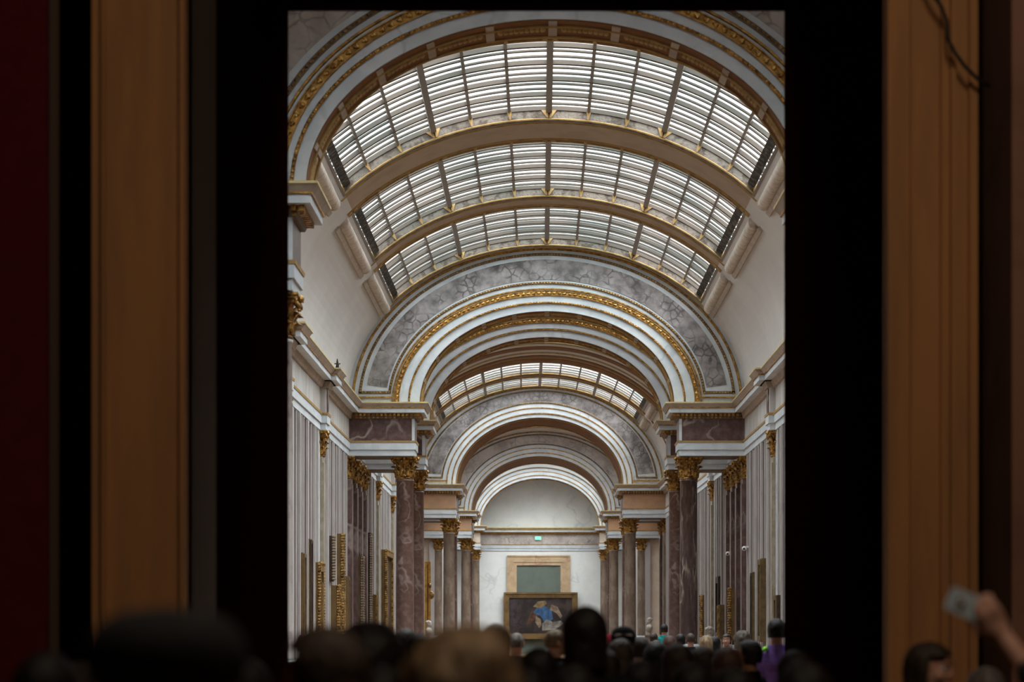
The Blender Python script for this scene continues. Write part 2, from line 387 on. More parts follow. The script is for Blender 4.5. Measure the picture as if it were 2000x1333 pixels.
def proto_column():
    R = empty('marble_column')
    for nm, me in (('shaft', SHAFT), ('base', BASE), ('pedestal', PED)):
        o = bpy.data.objects.new(nm, me); COL.objects.link(o); o.parent = R
    c = bpy.data.objects.new('capital', CAP); COL.objects.link(c); c.parent = R; c.location = (0, 0, zt)
    a = bpy.data.objects.new('abacus', ABA); COL.objects.link(a); a.parent = c
    return R
pcol = proto_column(); first = [True]
def column(x, y, shaftmat, label, group='marble columns under the arches'):
    if first[0]: R = pcol; first[0] = False; R.location = (x, y, 0); tag(R, label, 'column', group)
    else: R = dup(pcol, (x, y, 0), label=label, cat='column', group=group)
    for c in R.children:
        if c.name.startswith('shaft'): setmat(c, shaftmat)
    return R
# pilaster prototype: flat shaft with capital squashed against the wall
def proto_pil():
    R = empty('wall_pilaster')
    mb = MB(); mb.box(-.08, .10, -.25, .25, 1.2, zt); mb.box(-.08, .13, -.21, .21, 1.4, zt - .15); mb.build('shaft', olive_m, R)
    mb = MB(); mb.box(-.08, .18, -.33, .33, .95, 1.2); mb.build('base', white_m, R)
    mb = MB(); mb.box(-.08, .22, -.36, .36, 0, .95); mb.build('pedestal', taupe_m, R)
    c = bpy.data.objects.new('capital', CAP); COL.objects.link(c); c.parent = R; c.location = (-.05, 0, zt); c.scale = (.72, .95, 1)
    a = bpy.data.objects.new('abacus', ABA); COL.objects.link(a); a.parent = c
    return R
ppil = proto_pil(); firstp = [True]
def pilaster(side, y, shaftmat, label, x=None, group='pilasters on the side walls'):
    w = Xc(y) + side * HW if x is None else x
    loc = (w, y, 0); rz = 0 if side < 0 else PI
    if firstp[0]: R = ppil; firstp[0] = False; R.location = loc; R.rotation_euler = (0, 0, rz); tag(R, label, 'pilaster', group)
    else: R = dup(ppil, loc, rz, label=label, cat='pilaster', group=group)
    for c in R.children:
        if c.name.startswith('shaft'): setmat(c, shaftmat)

# ------------------------------------------------------------------ entablature
LAY = [  # z0, z1, proj0, proj1, part, material
    (6.43, 6.468, .42, .42, 'cornice_fillet', cream), (6.33, 6.43, .33, .41, 'cornice', tan), (6.30, 6.33, .33, .33, 'cornice_line', gold),
    (6.17, 6.30, .30, .30, 'corona', white_m), (6.02, 6.17, .06, .12, 'bed_moulding', gold_p),
    (5.385, 6.02, 0, 0, 'frieze', redm), (5.33, 5.385, .05, .06, 'architrave_line', gold_p), (5.125, 5.33, .035, .035, 'upper_fascia', white_m), (4.95, 5.125, 0, 0, 'lower_fascia', white_m)]
def block(side, y0, y1, friezem, label, outer=HW):
    cx = Xc(y0); xo = cx + side * outer; xi = cx + side * 3.83
    R = empty('entablature_block', ((xo + xi) / 2, y0, EYE + 4.95), label=label, cat='entablature', group='entablature blocks carrying the arches')
    off = -Vector(R.location)
    for z0, z1, p0, p1, nm, m in LAY:
        mb = MB()
        if nm == 'frieze': m = friezem
        def rc(p):
            xa, xb = sorted((xo, xi - side * p)); return (xa, xb, y0 - p, y1 + p)
        mb.frus(rc(p0), rc(p1), EYE + z0, EYE + z1)
        o = mb.build(nm, m, R); o.location = off
        if nm == 'frieze' and friezem is redm:
            mb = MB(); mb.box(xi - side * .004, xi + side * .075, y0 - .012, y0 + .02, EYE + z0, EYE + z1); mb.build('frieze_edging', white_m, o)
        if nm == 'bed_moulding':
            setmat(o, beaddark)
            mb = MB(); n = int(abs(xo - xi) / .115)
            for k in range(n + 1):
                x = xi - side * .16 + (xo - xi) * k / n
                mb.box(x - .035, x + .035, y0 - .19, y0 - .05, EYE + 6.085, EYE + 6.165); mb.box(x - .03, x + .03, y0 - .10, y0 - .05, EYE + 6.03, EYE + 6.07)
            ny = int((y1 - y0) / .115)
            for k in range(ny + 1):
                yy = y0 - .1 + (y1 - y0 + .2) * k / ny
                mb.box(xi - side * .19, xi - side * .05, yy - .035, yy + .035, EYE + 6.09, EYE + 6.17)
            mb.build('dentil_moulding', gold, o)
    mb = MB(); xa, xb = sorted((xo - side * .02, xi + side * .03)); mb.box(xa, xb, y0 + .03, y1 - .03, EYE + 4.925, EYE + 4.955)
    o = mb.build('soffit_panel', beaddark, R); o.location = off
    return R
for side, sn in ((-1, 'left'), (1, 'right')):
    block(side, 29.25, 30.3, redm, f'{sn} entablature block of the nearest arch, at the edge of the doorway')
    block(side, 57.6, 58.7, redm, f'{sn} dark red marble entablature block with gold dentils under the large grey banded arch')
    block(side, 62.6, 63.75, redm, f'{sn} entablature block behind the dark red marble block of the double arch')
    block(side, 90.45, 91.5, orange_m, f'{sn} front entablature block with orange frieze below the far arch')
    block(side, 93.3, 94.45, redm, f'{sn} entablature block at the rear of the far arch')
    block(side, 110.95, 112.0, orange_m, f'{sn} small orange and white entablature block below the pale pink banded arch', 7.6)
    block(side, 114.9, 115.95, redm, f'{sn} entablature block at the rear of the pale pink banded arch', HW)
    block(side, 127.45, 128.45, pink_m, f'{sn} short entablature block beside the end wall')
    big = {-1: purple_m, 1: purple_v}[side]
    column(Xc(29) + side * 4.15, 29.78, speckle_m if side < 0 else taupe_m, f'{sn} column of the nearest arch, beside the dark doorway edge')
    column(Xc(58) + side * 4.14, 58.12, big, ('left large violet marble column with thin white veins and gilt capital' if side < 0 else 'right large violet marble column heavily streaked with cream'))
    column(Xc(63) + side * 4.14, 63.15, purple_m, f'{sn} violet column half hidden behind the large front column')
    column(Xc(91) + side * 4.14, 90.95, taupe_m, f'{sn} grey brown column under the orange frieze of the far arch')
    column(Xc(94) + side * 4.14, 93.85, purple_m, f'{sn} lilac column just behind the grey brown column of the far arch')
    column(Xc(111) + side * 4.14, 111.45, taupe_m, f'{sn} smaller taupe column under the pale pink banded arch')
    column(Xc(116) + side * 4.14, 115.4, purple_m, f'{sn} lilac column behind the smaller taupe column')
    column(Xc(128) + side * 4.14, 127.95, taupe_m, f'{sn} last column flanking the white end wall')
    for yy, mm, w in ((35.6, olive_m, 'first'), (42.9, olive_m, 'second'), (50.4, olive_m, 'olive')):
        pilaster(side, yy, mm, {'first': f'{sn} olive wall pilaster nearest the first arch', 'second': f'{sn} olive wall pilaster below the middle of the near bay', 'olive': f'{sn} olive wall pilaster with gilt capital between the stripes and the dark red block'}[w])
    for yy, w in ((57.95, 'at the front of the double arch'), (59.6, 'second inside the double arch'), (61.2, 'third inside the double arch'), (62.85, 'last inside the double arch')):
        pilaster(side, yy, redm, f'{sn} dark red wall pilaster, {w}')
    for yy, w in ((67.9, 'nearest behind the double arch'), (75.4, 'in the middle of the far bay'), (83.0, 'last before the far arch')):
        pilaster(side, yy, olive_m, f'{sn} olive wall pilaster {w}')
    pilaster(side, 91.1, taupe_m, f'{sn} taupe wall pilaster beside the far arch columns')
    pilaster(side, 93.9, purple_m, f'{sn} lilac wall pilaster at the rear of the far arch')
    column(Xc(111) + side * 5.72, 111.5, taupe_m, f'{sn} outer taupe column standing against the pale pink wall')

# ------------------------------------------------------------------ side walls (structure)
def wall_side(side):
    nm = 'wall_left' if side < 0 else 'wall_right'
    R = empty(nm, (0, 17, 0), kind='structure')
    segs = [(16.8, 29.3), (29.3, 57.65), (57.65, 63.7), (63.7, 90.5), (90.5, 94.4)]
    mb = MB()
    def seg(y0, y1, hw=HW, z1=ZS + .3):
        a, b = Xc(y0) + side * hw, Xc(y1) + side * hw; t = .4 * side
        mb.quadbox([(a, y0, 0), (a + t, y0, 0), (b + t, y1, 0), (b, y1, 0), (a, y0, z1), (a + t, y0, z1), (b + t, y1, z1), (b, y1, z1)])
    for s in segs: seg(*s)
    seg(94.4, 111.3, 7.6); seg(111.3, 130.3)
    mb.box(Xc(95) + side * 5.7, Xc(95) + side * 8.0, 94.4, 94.7, 0, ZS)
    o = mb.build('wall_surface', wallpanel, R); o.location = (0, -17, 0)
    # pale pink wall facing us beside arch four
    mb = MB(); mb.box(Xc(111) + side * 5.75, Xc(111) + side * 8.0, 111.5, 111.8, 0, ZS); o = mb.build('pink_marble_wall', pink_m, R); o.location = (0, -17, 0)
    # hanging ribs
    light, dark = MB(), MB()
    y = 31.0; k = 0
    pil = [35.6, 42.9, 50.4, 67.9, 75.4, 83.0]
    while y < 90:
        inpass = 57.3 < y < 63.9
        if not inpass and all(abs(y - p) > .45 for p in pil):
            x = Xc(y) + side * HW
            d = .05 if k % 3 else .085
            (light).box(x, x - side * d, y, y + .10, 1.0, EYE + 4.93)
            (dark).box(x, x - side * (d * .35), y - .03, y - .002, 1.0, EYE + 4.93)
        y += .42 if k % 2 else .56; k += 1
    o = light.build('hanging_rail', ribmat, R); o.location = (0, -17, 0)
    o = dark.build('rail_edge', ribdark, R); o.location = (0, -17, 0)
    # pilaster surrounds
    mb = MB()
    for p in pil:
        x = Xc(p) + side * HW; mb.box(x, x - side * .04, p - .42, p + .42, 1.0, EYE + 4.95)
    o = mb.build('pilaster_backing', white_m, R); o.location = (0, -17, 0)
    # dado
    mb = MB()
    for y0, y1 in ((16.9, 57.6), (63.8, 90.4)):
        a, b = Xc(y0) + side * HW, Xc(y1) + side * HW
        mb.quadbox([(a, y0, 0), (a - side * .06, y0, 0), (b - side * .06, y1, 0), (b, y1, 0), (a, y0, .95), (a - side * .06, y0, .95), (b - side * .06, y1, .95), (b, y1, .95)])
    o = mb.build('dado', wood_r, R); o.location = (0, -17, 0)
wall_side(-1); wall_side(1)
# running entablature on the side walls
def trim(side, n):
    R = empty(f'trim_{n}', (0, 17, EYE), kind='structure')
    res = [35.6, 42.9, 50.4, 67.9, 75.4, 83.0]
    for z0, z1, p0, p1, nm, m in LAY:
        if nm == 'frieze': m = frieze_w
        if nm == 'bed_moulding': m = tan
        mb = MB()
        for y0, y1 in ((17, 29.3), (30.2, 57.7), (58.6, 62.7), (63.7, 90.5)):
            for q, (w0, w1) in enumerate([(y0, y1)] + [(r - .34, r + .34) for r in res if y0 < r < y1]):
                ex = .14 if q else 0
                a, b = Xc(w0) + side * (HW + .02), Xc(w1) + side * (HW + .02)
                P0, P1 = p0 + .08 + ex, p1 + .08 + ex
                if q: w0 -= p0; w1 += p0
                mb.quadbox([(a, w0, EYE + z0), (a - side * P0, w0, EYE + z0), (b - side * P0, w1, EYE + z0), (b, w1, EYE + z0),
                            (a, w0, EYE + z1), (a - side * P1, w0, EYE + z1), (b - side * P1, w1, EYE + z1), (b, w1, EYE + z1)])
        for y0, y1, hw in ((94.5, 111, 7.6), (116, 127.5, HW), (128.4, 130, HW)):
            a = Xc(y0) + side * hw
            mb.box(a, a - side * (p0 + .08), y0, y1, EYE + z0, EYE + z1)
        o = mb.build(nm, m, R); o.location = (0, -17, -EYE)
    mb = MB()
    for r in res:
        x = Xc(r) + side * HW; mb.box(x - side * .10, x - side * .225, r - .17, r + .17, EYE + 5.40, EYE + 6.0)
    o = mb.build('frieze_inlay', redm, R); o.location = (0, -17, -EYE)
trim(-1, 1); trim(1, 2)

# ------------------------------------------------------------------ vault (ceiling) and skylights
AV, BV = 5.76, 4.50
def vp(th, y, off=0.0):
    c, s = math.cos(th), math.sin(th)
    b = BV if y < 64 else BV - .07 * min(1, (y - 64) / 26)
    n = Vector((c / AV, s / b)); n.normalize()
    return (Xc(y) + AV * c + n.x * off, y, ZS + b * s + n.y * off)
TH0, TH1 = math.radians(40), math.radians(140)
vault = MB(); strips = MB()
def vpatch(mb, y0, y1, t0, t1, o0, o1, n):
    rings = []
    for i in range(n + 1):
        t = t0 + (t1 - t0) * i / n
        rings.append([vp(t, y0, o0), vp(t, y0, o1), vp(t, y1, o1), vp(t, y1, o0)])
    mb.loft(rings)
def bay(y0, y1, skys, n0):
    cuts = [y0] + [v for s in skys for v in s] + [y1]
    for i in range(len(cuts) - 1):
        a, b = cuts[i], cuts[i + 1]
        if b - a < .01: continue
        if i % 2 == 0 and 0 < i < len(cuts) - 2 and b - a < 5:      # painted strip between two skylights
            vpatch(vault, a, b, 0, TH0, 0, .25, 16); vpatch(vault, a, b, TH1, PI, 0, .25, 16); vpatch(strips, a, b, TH0, TH1, 0, .25, 48)
        elif i % 2 == 0: vpatch(vault, a, b, 0, PI, 0, .25, 72)
        else:
            vpatch(vault, a, b, 0, TH0, 0, .25, 16); vpatch(vault, a, b, TH1, PI, 0, .25, 16)
    for k, (a, b) in enumerate(skys): skylight(a, b, n0 + k)
def skylight(y0, y1, n):
    near = y0 < 60
    R = empty(f'window_{n}', vp(PI / 2, y0), kind='structure'); off = -Vector(R.location)
    H = .30 if near else .11
    def B(mb, nm, m, smooth=False, par=None):
        o = mb.build(nm, m, par or R, smooth)
        if par is None: o.location = off
        return o
    mb = MB()     # curb walls
    vpatch(mb, y0 - .06, y0, TH0, TH1, -.01, H + .1, 60)
    vpatch(mb, y0 - .06, y1 + .06, TH0 - .012, TH0, -.01, H + .1, 2); vpatch(mb, y0 - .06, y1 + .06, TH1, TH1 + .012, -.01, H + .1, 2)
    B(mb, 'frame', curbm)
    mb = MB(); vpatch(mb, y1 - .025, y1 + .06, TH0, TH1, -.01, H + .1, 60); B(mb, 'relief_frieze', relief if near else curbm)
    # gold lines and fan ornaments on the far curb
    mb = MB()
    for yy, oo, r in ((y1 - .03, .02, .022), (y1 - .03, H - .03, .014), (y0 - .05, -.02, .028), (y0 - .22, -.01, .03), (y1 + .16, -.01, .026)):
        rings = []
        for i in range(61):
            t = TH0 - .03 + (TH1 - TH0 + .06) * i / 60; c = Vector(vp(t, yy, oo))
            nn = Vector((math.cos(t), 0, math.sin(t)))
            rings.append([c + r * (math.cos(q) * nn + math.sin(q) * Vector((0, 1, 0))) for q in [2 * PI * j / 5 for j in range(5)]])
        mb.loft(rings)
    for i in range(13):
        t = TH0 + (TH1 - TH0) * i / 12
        big = i % 3 == 0
        for dq in ((-.016, .016) if big else (0,)):
            w = .012 if big else .008
            k0 = len(mb.v)
            a = [vp(t + dq * .3 - w * .3, y1 - .035, H * .16), vp(t + dq * .3 + w * .3, y1 - .035, H * .16), vp(t + dq + w, y1 - .035, H * .7), vp(t + dq - w, y1 - .035, H * .7)]
            mb.quadbox(a + [(p[0], p[1] - .02, p[2]) for p in a])
            a = [vp(t + dq - w, y0 - .07, -.02), vp(t + dq + w, y0 - .07, -.02), vp(t + dq + w * .4, y0 - .2, -.02), vp(t + dq - w * .4, y0 - .2, -.02)]
            mb.quadbox(a + [(p[0], p[1], p[2] - .02) for p in a])
    B(mb, 'gilt_moulding', gold_p)
    # brown leaf band along the near lip, scalloped
    mb = MB(); vpatch(mb, y0 - .2, y0 - .06, TH0, TH1, -.02, .0, 60)
    for i in range(72):
        t = TH0 + (TH1 - TH0) * (i + .5) / 72
        mb.blob(vp(t, y0 - .03, -.0), (.035, .04, .02), 6, 4)
    B(mb, 'leaf_edge', brown_s)
    # rope mouldings at the sides
    for tt, s in ((TH0 - .065, 1), (TH1 + .065, -1)):
        mb = MB()
        c0 = Vector(vp(tt, y0 + .05, .02)); c1 = Vector(vp(tt, y1 - .05, .02)); L = y1 - y0
        rings = []; nseg = int(L / .022)
        d = (c1 - c0)
        for i in range(nseg + 1):
            p = c0 + d * (i / nseg); rg = []
            for j in range(14):
                q = 2 * PI * j / 14
                ph = (i / nseg * L / .22 + j / 14 * 1.0)
                r = .155 * (1 - .30 * (2 * abs((ph % 1) - .5)) ** 4)
                rg.append(p + r * Vector((math.cos(q), 0, math.sin(q))))
            rings.append(rg)
        mb.loft(rings); B(mb, 'rope_moulding', rope_m, True)
        mb = MB(); lo, hi = sorted((tt - s * .055, tt - s * .03)); vpatch(mb, y0 - .1, y1 + .1, lo, hi, -.06, .05, 2)
        B(mb, 'side_moulding', tan)
        mb = MB(); lo, hi = sorted((TH0 + .015, TH0 + .05)) if s > 0 else sorted((TH1 - .015, TH1 - .05))
        vpatch(mb, y0, y1, lo, hi, H * .4, H * .53, 2); B(mb, 'inner_relief', relief_d)
    # glass
    mb = MB(); vpatch(mb, y0, y1, TH0, TH1, H, H + .012, 60); B(mb, 'glass', glass)
    # ribs along the gallery
    mb = MB()
    for i in range(13):
        t = TH0 + (TH1 - TH0) * i / 12; w = (.011 if i % 3 == 0 else .0055)
        vpatch(mb, y0, y1, t - w, t + w, H - (.14 if i % 3 == 0 else .09), H, 1)
    B(mb, 'glazing_ribs', ribm)
    rows = 5; mb = MB(); ms = MB()
    for r in range(rows * 3 + 1):
        y = y0 + (y1 - y0) * r / (rows * 3)
        if r % 3 == 0: vpatch(mb, y - .05, y + .05, TH0, TH1, H - (.09 if near else .03), H - .005, 60)
        elif near: vpatch(ms, y - .04, y + .04, TH0, TH1, H - .055, H - .02, 60)
        else: vpatch(ms, y - .02, y + .02, TH0, TH1, H - .02, H - .005, 60)
    B(mb, 'purlins', slatm); B(ms, 'louvres', slatm)
    # sampling portal just above the glass
    for k in range(3):
        t0 = TH0 + (TH1 - TH0) * k / 3; t1 = TH0 + (TH1 - TH0) * (k + 1) / 3
        A, Bp = Vector(vp(t0, (y0 + y1) / 2, H + .35)), Vector(vp(t1, (y0 + y1) / 2, H + .35))
        l = bpy.data.lights.new('daylight_portal', 'AREA'); l.shape = 'RECTANGLE'
        l.size = (A - Bp).length * 1.02; l.size_y = y1 - y0; l.cycles.is_portal = True
        lo = bpy.data.objects.new('daylight_portal', l); COL.objects.link(lo)
        lo.location = (A + Bp) / 2
        tang = (Bp - A).normalized(); nrm = Vector((0, 1, 0)).cross(tang)  # inward
        if nrm.z > 0: nrm = -nrm
        z = -nrm; x = tang; yv = z.cross(x)
        lo.matrix_world = Matrix.Translation(lo.location) @ Matrix((x, yv, z)).transposed().to_4x4()
bay(16.8, 29.4, [(19.5, 25.5)], 1)
bay(30.1, 57.7, [(31.0, 35.4), (37.2, 43.1), (44.9, 50.8), (51.9, 57.3)], 2)
bay(58.5, 62.9, [(59.3, 62.1)], 14)  # unseen skylight added to light the face of the second arch
bay(63.6, 90.6, [(65.5, 70.5), (71.6, 76.6), (82.1, 85.9), (86.9, 90.2)], 6)
bay(94.3, 111.1, [(95.2, 101.9), (102.9, 108.6)], 10)
bay(115.8, 127.6, [(116.5, 126.6)], 12)
bay(128.3, 130.3, [], 13)
cv = vault.build('ceiling', plaster, None, False); tag(cv, kind='structure')
strips.build('vault_band', mat('vault_strip_paint', (0.40, 0.30, 0.225), 0.8, base2=(0.36, 0.265, 0.20), scale=1.5), cv)
# flat returns where the third bay widens
mb = MB()
for s in (-1, 1): mb.box(Xc(100) + s * 5.7, Xc(100) + s * 8.0, 94.4, 111.8, ZS, ZS + .3)
mb.build('bay_return', plaster, cv)
# plain gilt ribs on the far vault
mb = MB()
for yy in (79.2, 80.6, 36.3, 30.6):
    for i in range(1): 
        rings = []
        for j in range(97):
            t = PI * j / 96; c = Vector(vp(t, yy, 0)); nn = Vector((math.cos(t), 0, math.sin(t)))
            rings.append([c + .05 * (math.cos(q) * nn + 2.2 * math.sin(q) * Vector((0, 1, 0))) for q in [2 * PI * m / 6 for m in range(6)]])
        mb.loft(rings)
mb.build('vault_rib', gold_p, cv)
mb = MB()
for ya, yb in ((77.5, 78.3), (80.0, 80.5), (80.9, 81.8), (85.95, 86.2)): vpatch(mb, ya, yb, .15, PI - .15, -.03, .01, 72)
mb.build('painted_band', brown_s, cv)

# ------------------------------------------------------------------ floor, end wall, near hall
mb = MB(); mb.box(-9, 9, -7, 131, -.2, 0); tag(mb.build('floor', floorm), kind='structure')
YE = 130.0; cxe = Xc(130)
R = empty('wall_end', (cxe, YE, 0), kind='structure')
mb = MB(); mb.box(-8, 8, 0, .4, 0, 14); mb.build('wall_surface', wall_m, R)
for z0, z1, p0, p1, nm, m in LAY:
    if nm == 'frieze': m = breccia_l
    if nm in ('cornice_fillet', 'cornice'): m = cream
    mb = MB(); mb.frus((-6, 6, -p0 - .05, .02), (-6, 6, -p1 - .05, .02), EYE + z0, EYE + z1); o = mb.build(nm, m, R)
    if nm == 'bed_moulding':
        mb = MB(); x = -4.4
        while x < 4.4: mb.box(x - .035, x + .035, -.22, -.1, EYE + 6.08, EYE + 6.17); x += .13
        mb.build('dentil_moulding', gold, o)
# doorway surround with grey-green panel, high on the end wall
D = empty('panelled_overdoor', (-.135, YE - .01, 0), label='brown pink marble surround with grey green panel high on the white end wall', cat='door surround')
mb = MB()
for x0, x1, z0, z1 in ((-2.035, -1.43, 0, 5.76), (1.43, 2.035, 0, 5.76), (-2.035, 2.035, 5.76, 6.39)): mb.box(x0, x1, -.14, 0, z0, z1)
mb.build('marble_surround', pinkmarb, D)
mb = MB()
for x0, x1, z0, z1 in ((-2.06, 2.06, 6.33, 6.42), (-1.62, 1.62, 5.96, 6.0), (-2.06, -1.99, 0, 6.33), (1.99, 2.06, 0, 6.33)): mb.box(x0, x1, -.18, -.02, z0, z1)
mb.build('surround_edge', pinkmarb, D)
mb = MB(); mb.box(-1.43, 1.43, -.05, 0, .0, 5.76)
mb.box(-1.22, -1.2, -.06, -.04, 0, 5.76); mb.box(1.2, 1.22, -.06, -.04, 0, 5.76); mb.build('panel', greenp, D)
# large painting on the end wall
P = empty('painting', (0, YE - .25, .95), label='large dark painting with a blue draped figure in a gilt frame on the end wall', cat='painting')
mb = MB(); W, Hh = 2.41, 3.04
for k, (w0, w1, th) in enumerate(((0, .12, .18), (.12, .27, .13), (.27, .36, .10))):
    for x0, x1, z0, z1 in ((-W + w0, -W + w1, w0, Hh - w0), (W - w1, W - w0, w0, Hh - w0), (-W + w1, W - w1, Hh - w1, Hh - w0), (-W + w1, W - w1, w0, w1)):
        mb.box(x0, x1, -th, .05, z0, z1)
mb.build('frame', f_side, P)
mb = MB(); mb.box(-2.06, 2.06, -.03, .03, .35, 2.70); cvs = mb.build('canvas', mat('painting_ground', (0.02, 0.014, 0.014), .5, base2=(0.05, .034, .03), scale=1.2), P)
def blobpoly(pts, name, m, lift):
    mb = MB(); rs = []
    for yy in (-.032 - lift, -.031): rs.append([(x, yy, z) for x, z in pts])
    mb.loft(rs); mb.build(name, m, cvs)
pc = lambda n, c: mat('paint_' + n, tuple(v * .62 for v in c), .5, base2=tuple(v * .25 for v in c), scale=2.6, thr=(.4, .62))
blobpoly([(-2.0, .9), (-1.2, .7), (-1.5, 1.6), (-1.35, 2.6), (-2.0, 2.6)], 'painted_backdrop', pc('mauve', (.09, .06, .07)), .001)
blobpoly([(-.9, .9), (-.2, 1.4), (-.3, 1.9), (-.6, 1.8), (-.8, 1.3)], 'painted_figure', pc('brown', (.20, .09, .05)), .002)
blobpoly([(-.5, 1.7), (.0, 1.5), (.3, 1.0), (.8, 1.3), (.7, 1.9), (.2, 2.2), (-.2, 2.1)], 'painted_drapery', pc('blue', (.07, .18, .38)), .003)
blobpoly([(-.5, 2.1), (.0, 2.0), (.4, 2.3), (.3, 2.5), (-.2, 2.45)], 'painted_hood', pc('ochre', (.38, .26, .12)), .004)
blobpoly([(.6, 1.9), (1.0, 1.7), (1.3, 1.35), (1.4, 1.5), (1.1, 2.1), (.7, 2.25)], 'painted_arm', pc('flesh', (.38, .26, .18)), .005)
blobpoly([(.1, .55), (.9, .6), (1.5, 1.0), (1.3, 1.2), (.8, 1.1), (.4, 1.3), (.1, 1.0)], 'painted_sheet', pc('linen', (.45, .40, .35)), .006)
blobpoly([(-.3, 1.5), (0, 1.3), (.05, .9), (-.1, .7), (-.35, 1.1)], 'painted_child', pc('flesh2', (.45, .33, .22)), .007)
# exit sign
mb = MB(); mb.box(-.20, .20, -.06, 0, -.11, .11); ex = mb.build('exit_sign', whitepl, None, loc=(-.17, YE - .09, EYE + 5.78)); tag(ex, 'small glowing green exit sign on the marble frieze of the end wall', 'exit sign')
mb = MB(); mb.box(-.185, .185, -.066, -.058, -.095, .095); mb.build('lit_panel', exitm, ex)

# near hall: walls, passage
XL, XR = -2.135, 2.08
R = empty('wall_near', (0, 12, 0), kind='structure')
def bx(nm, m, *boxes, par=None):
    mb = MB()
    for b in boxes: mb.box(*b)
    o = mb.build(nm, m, par or R)
    if par is None: o.location = (0, -12, 0)
    return o
bx('red_wall', darkred, (-8, -2.955, 12.0, 12.4, 0, 9.5))
bx('grey_edge', greyrev, (-2.955, -2.90, 11.97, 12.5, 0, 9.5))
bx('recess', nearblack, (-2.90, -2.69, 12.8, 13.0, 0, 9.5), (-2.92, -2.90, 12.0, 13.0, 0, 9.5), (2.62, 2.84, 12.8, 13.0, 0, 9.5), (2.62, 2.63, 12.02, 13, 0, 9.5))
bx('brown_wall', wood_r, (2.84, 8, 12.0, 12.9, 0, 9.5))
R2 = empty('wall_passage', (0, 12, 0), kind='structure')
def bx2(nm, m, *b):
    o = bx(nm, m, *b, par=R2); o.location = (0, -12, 0)
bx2('side_return', greyrev, (XL - .02, XL, 12.05, 13.1, 0, 9.5))
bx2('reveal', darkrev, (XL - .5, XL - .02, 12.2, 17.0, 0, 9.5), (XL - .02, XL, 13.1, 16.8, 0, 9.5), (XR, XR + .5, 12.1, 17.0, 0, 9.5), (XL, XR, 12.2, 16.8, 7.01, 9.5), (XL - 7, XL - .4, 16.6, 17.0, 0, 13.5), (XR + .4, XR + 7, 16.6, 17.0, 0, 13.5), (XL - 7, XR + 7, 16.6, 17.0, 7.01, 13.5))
for side, x0, x1, lab in ((-1, -2.69, XL, 'warm brown wooden pilaster on the left of the dark doorway'), (1, XR, 2.62, 'warm brown wooden pilaster on the right of the doorway, with a cable')):
    A = empty('door_pilaster', ((x0 + x1) / 2, 12, 0), label=lab, cat='pilaster', group='brown pilasters of the near doorway')
    w = (x1 - x0) / 2
    mb = MB(); mb.box(-w, w, -.02, .2, 0, 9.5); mb.build('shaft', wood_b, A)
    mb = MB()
    for a, b, p in (((-w, -w + .04, .05), (-w + .055, -w + .075, .04), (w - .03, w, .05)) if side < 0 else ((-w, -w + .03, .05), (-w + .14, -w + .15, .03), (w - .22, w - .20, .045), (w - .16, w - .13, .05), (w - .05, w, .05))):
        mb.box(a, b, -.02 - p, -.015, 0, 9.5)
    mb.build('moulding', wood_b, A)
    mb = MB(); mb.box(-w - .03, w + .0, -.1, .0, 0, .4); mb.build('base', wood_b, A)
# cable
mb = MB(); pts = []
ctrl = [(1772, -1312), (1776, -500), (1782, -160), (1797, -60), (1822, -10), (1838, 12), (1849, 40), (1851, 75), (1866, 105), (1885, 130), (1908, 153), (1935, 170)]
for px, py in ctrl: pts.append(((px - VX) * 11.84 / F, 11.84, EYE + (VY - py) * 11.84 / F))
mb.tube(pts, .012, 8); cb = mb.build('cable', black_m, None, True); tag(cb, 'black cable looping across the top of the right brown pilaster', 'cable')
# near hall shell
bxs = MB(); bxs.box(-8.4, -8, -7, 12.4, 0, 9.5); tag(bxs.build('wall_hall_left', darkred), kind='structure')
bxs = MB(); bxs.box(8, 8.4, -7, 12.4, 0, 9.5); tag(bxs.build('wall_hall_right', darkred), kind='structure')
bxs = MB(); bxs.box(-8.4, 8.4, -7.4, -7, 0, 9.5); tag(bxs.build('wall_hall_back', darkred), kind='structure')
bxs = MB(); bxs.box(-9, 9, -7.4, 17, 9.5, 9.9); tag(bxs.build('ceiling_hall', ceilm), kind='structure')

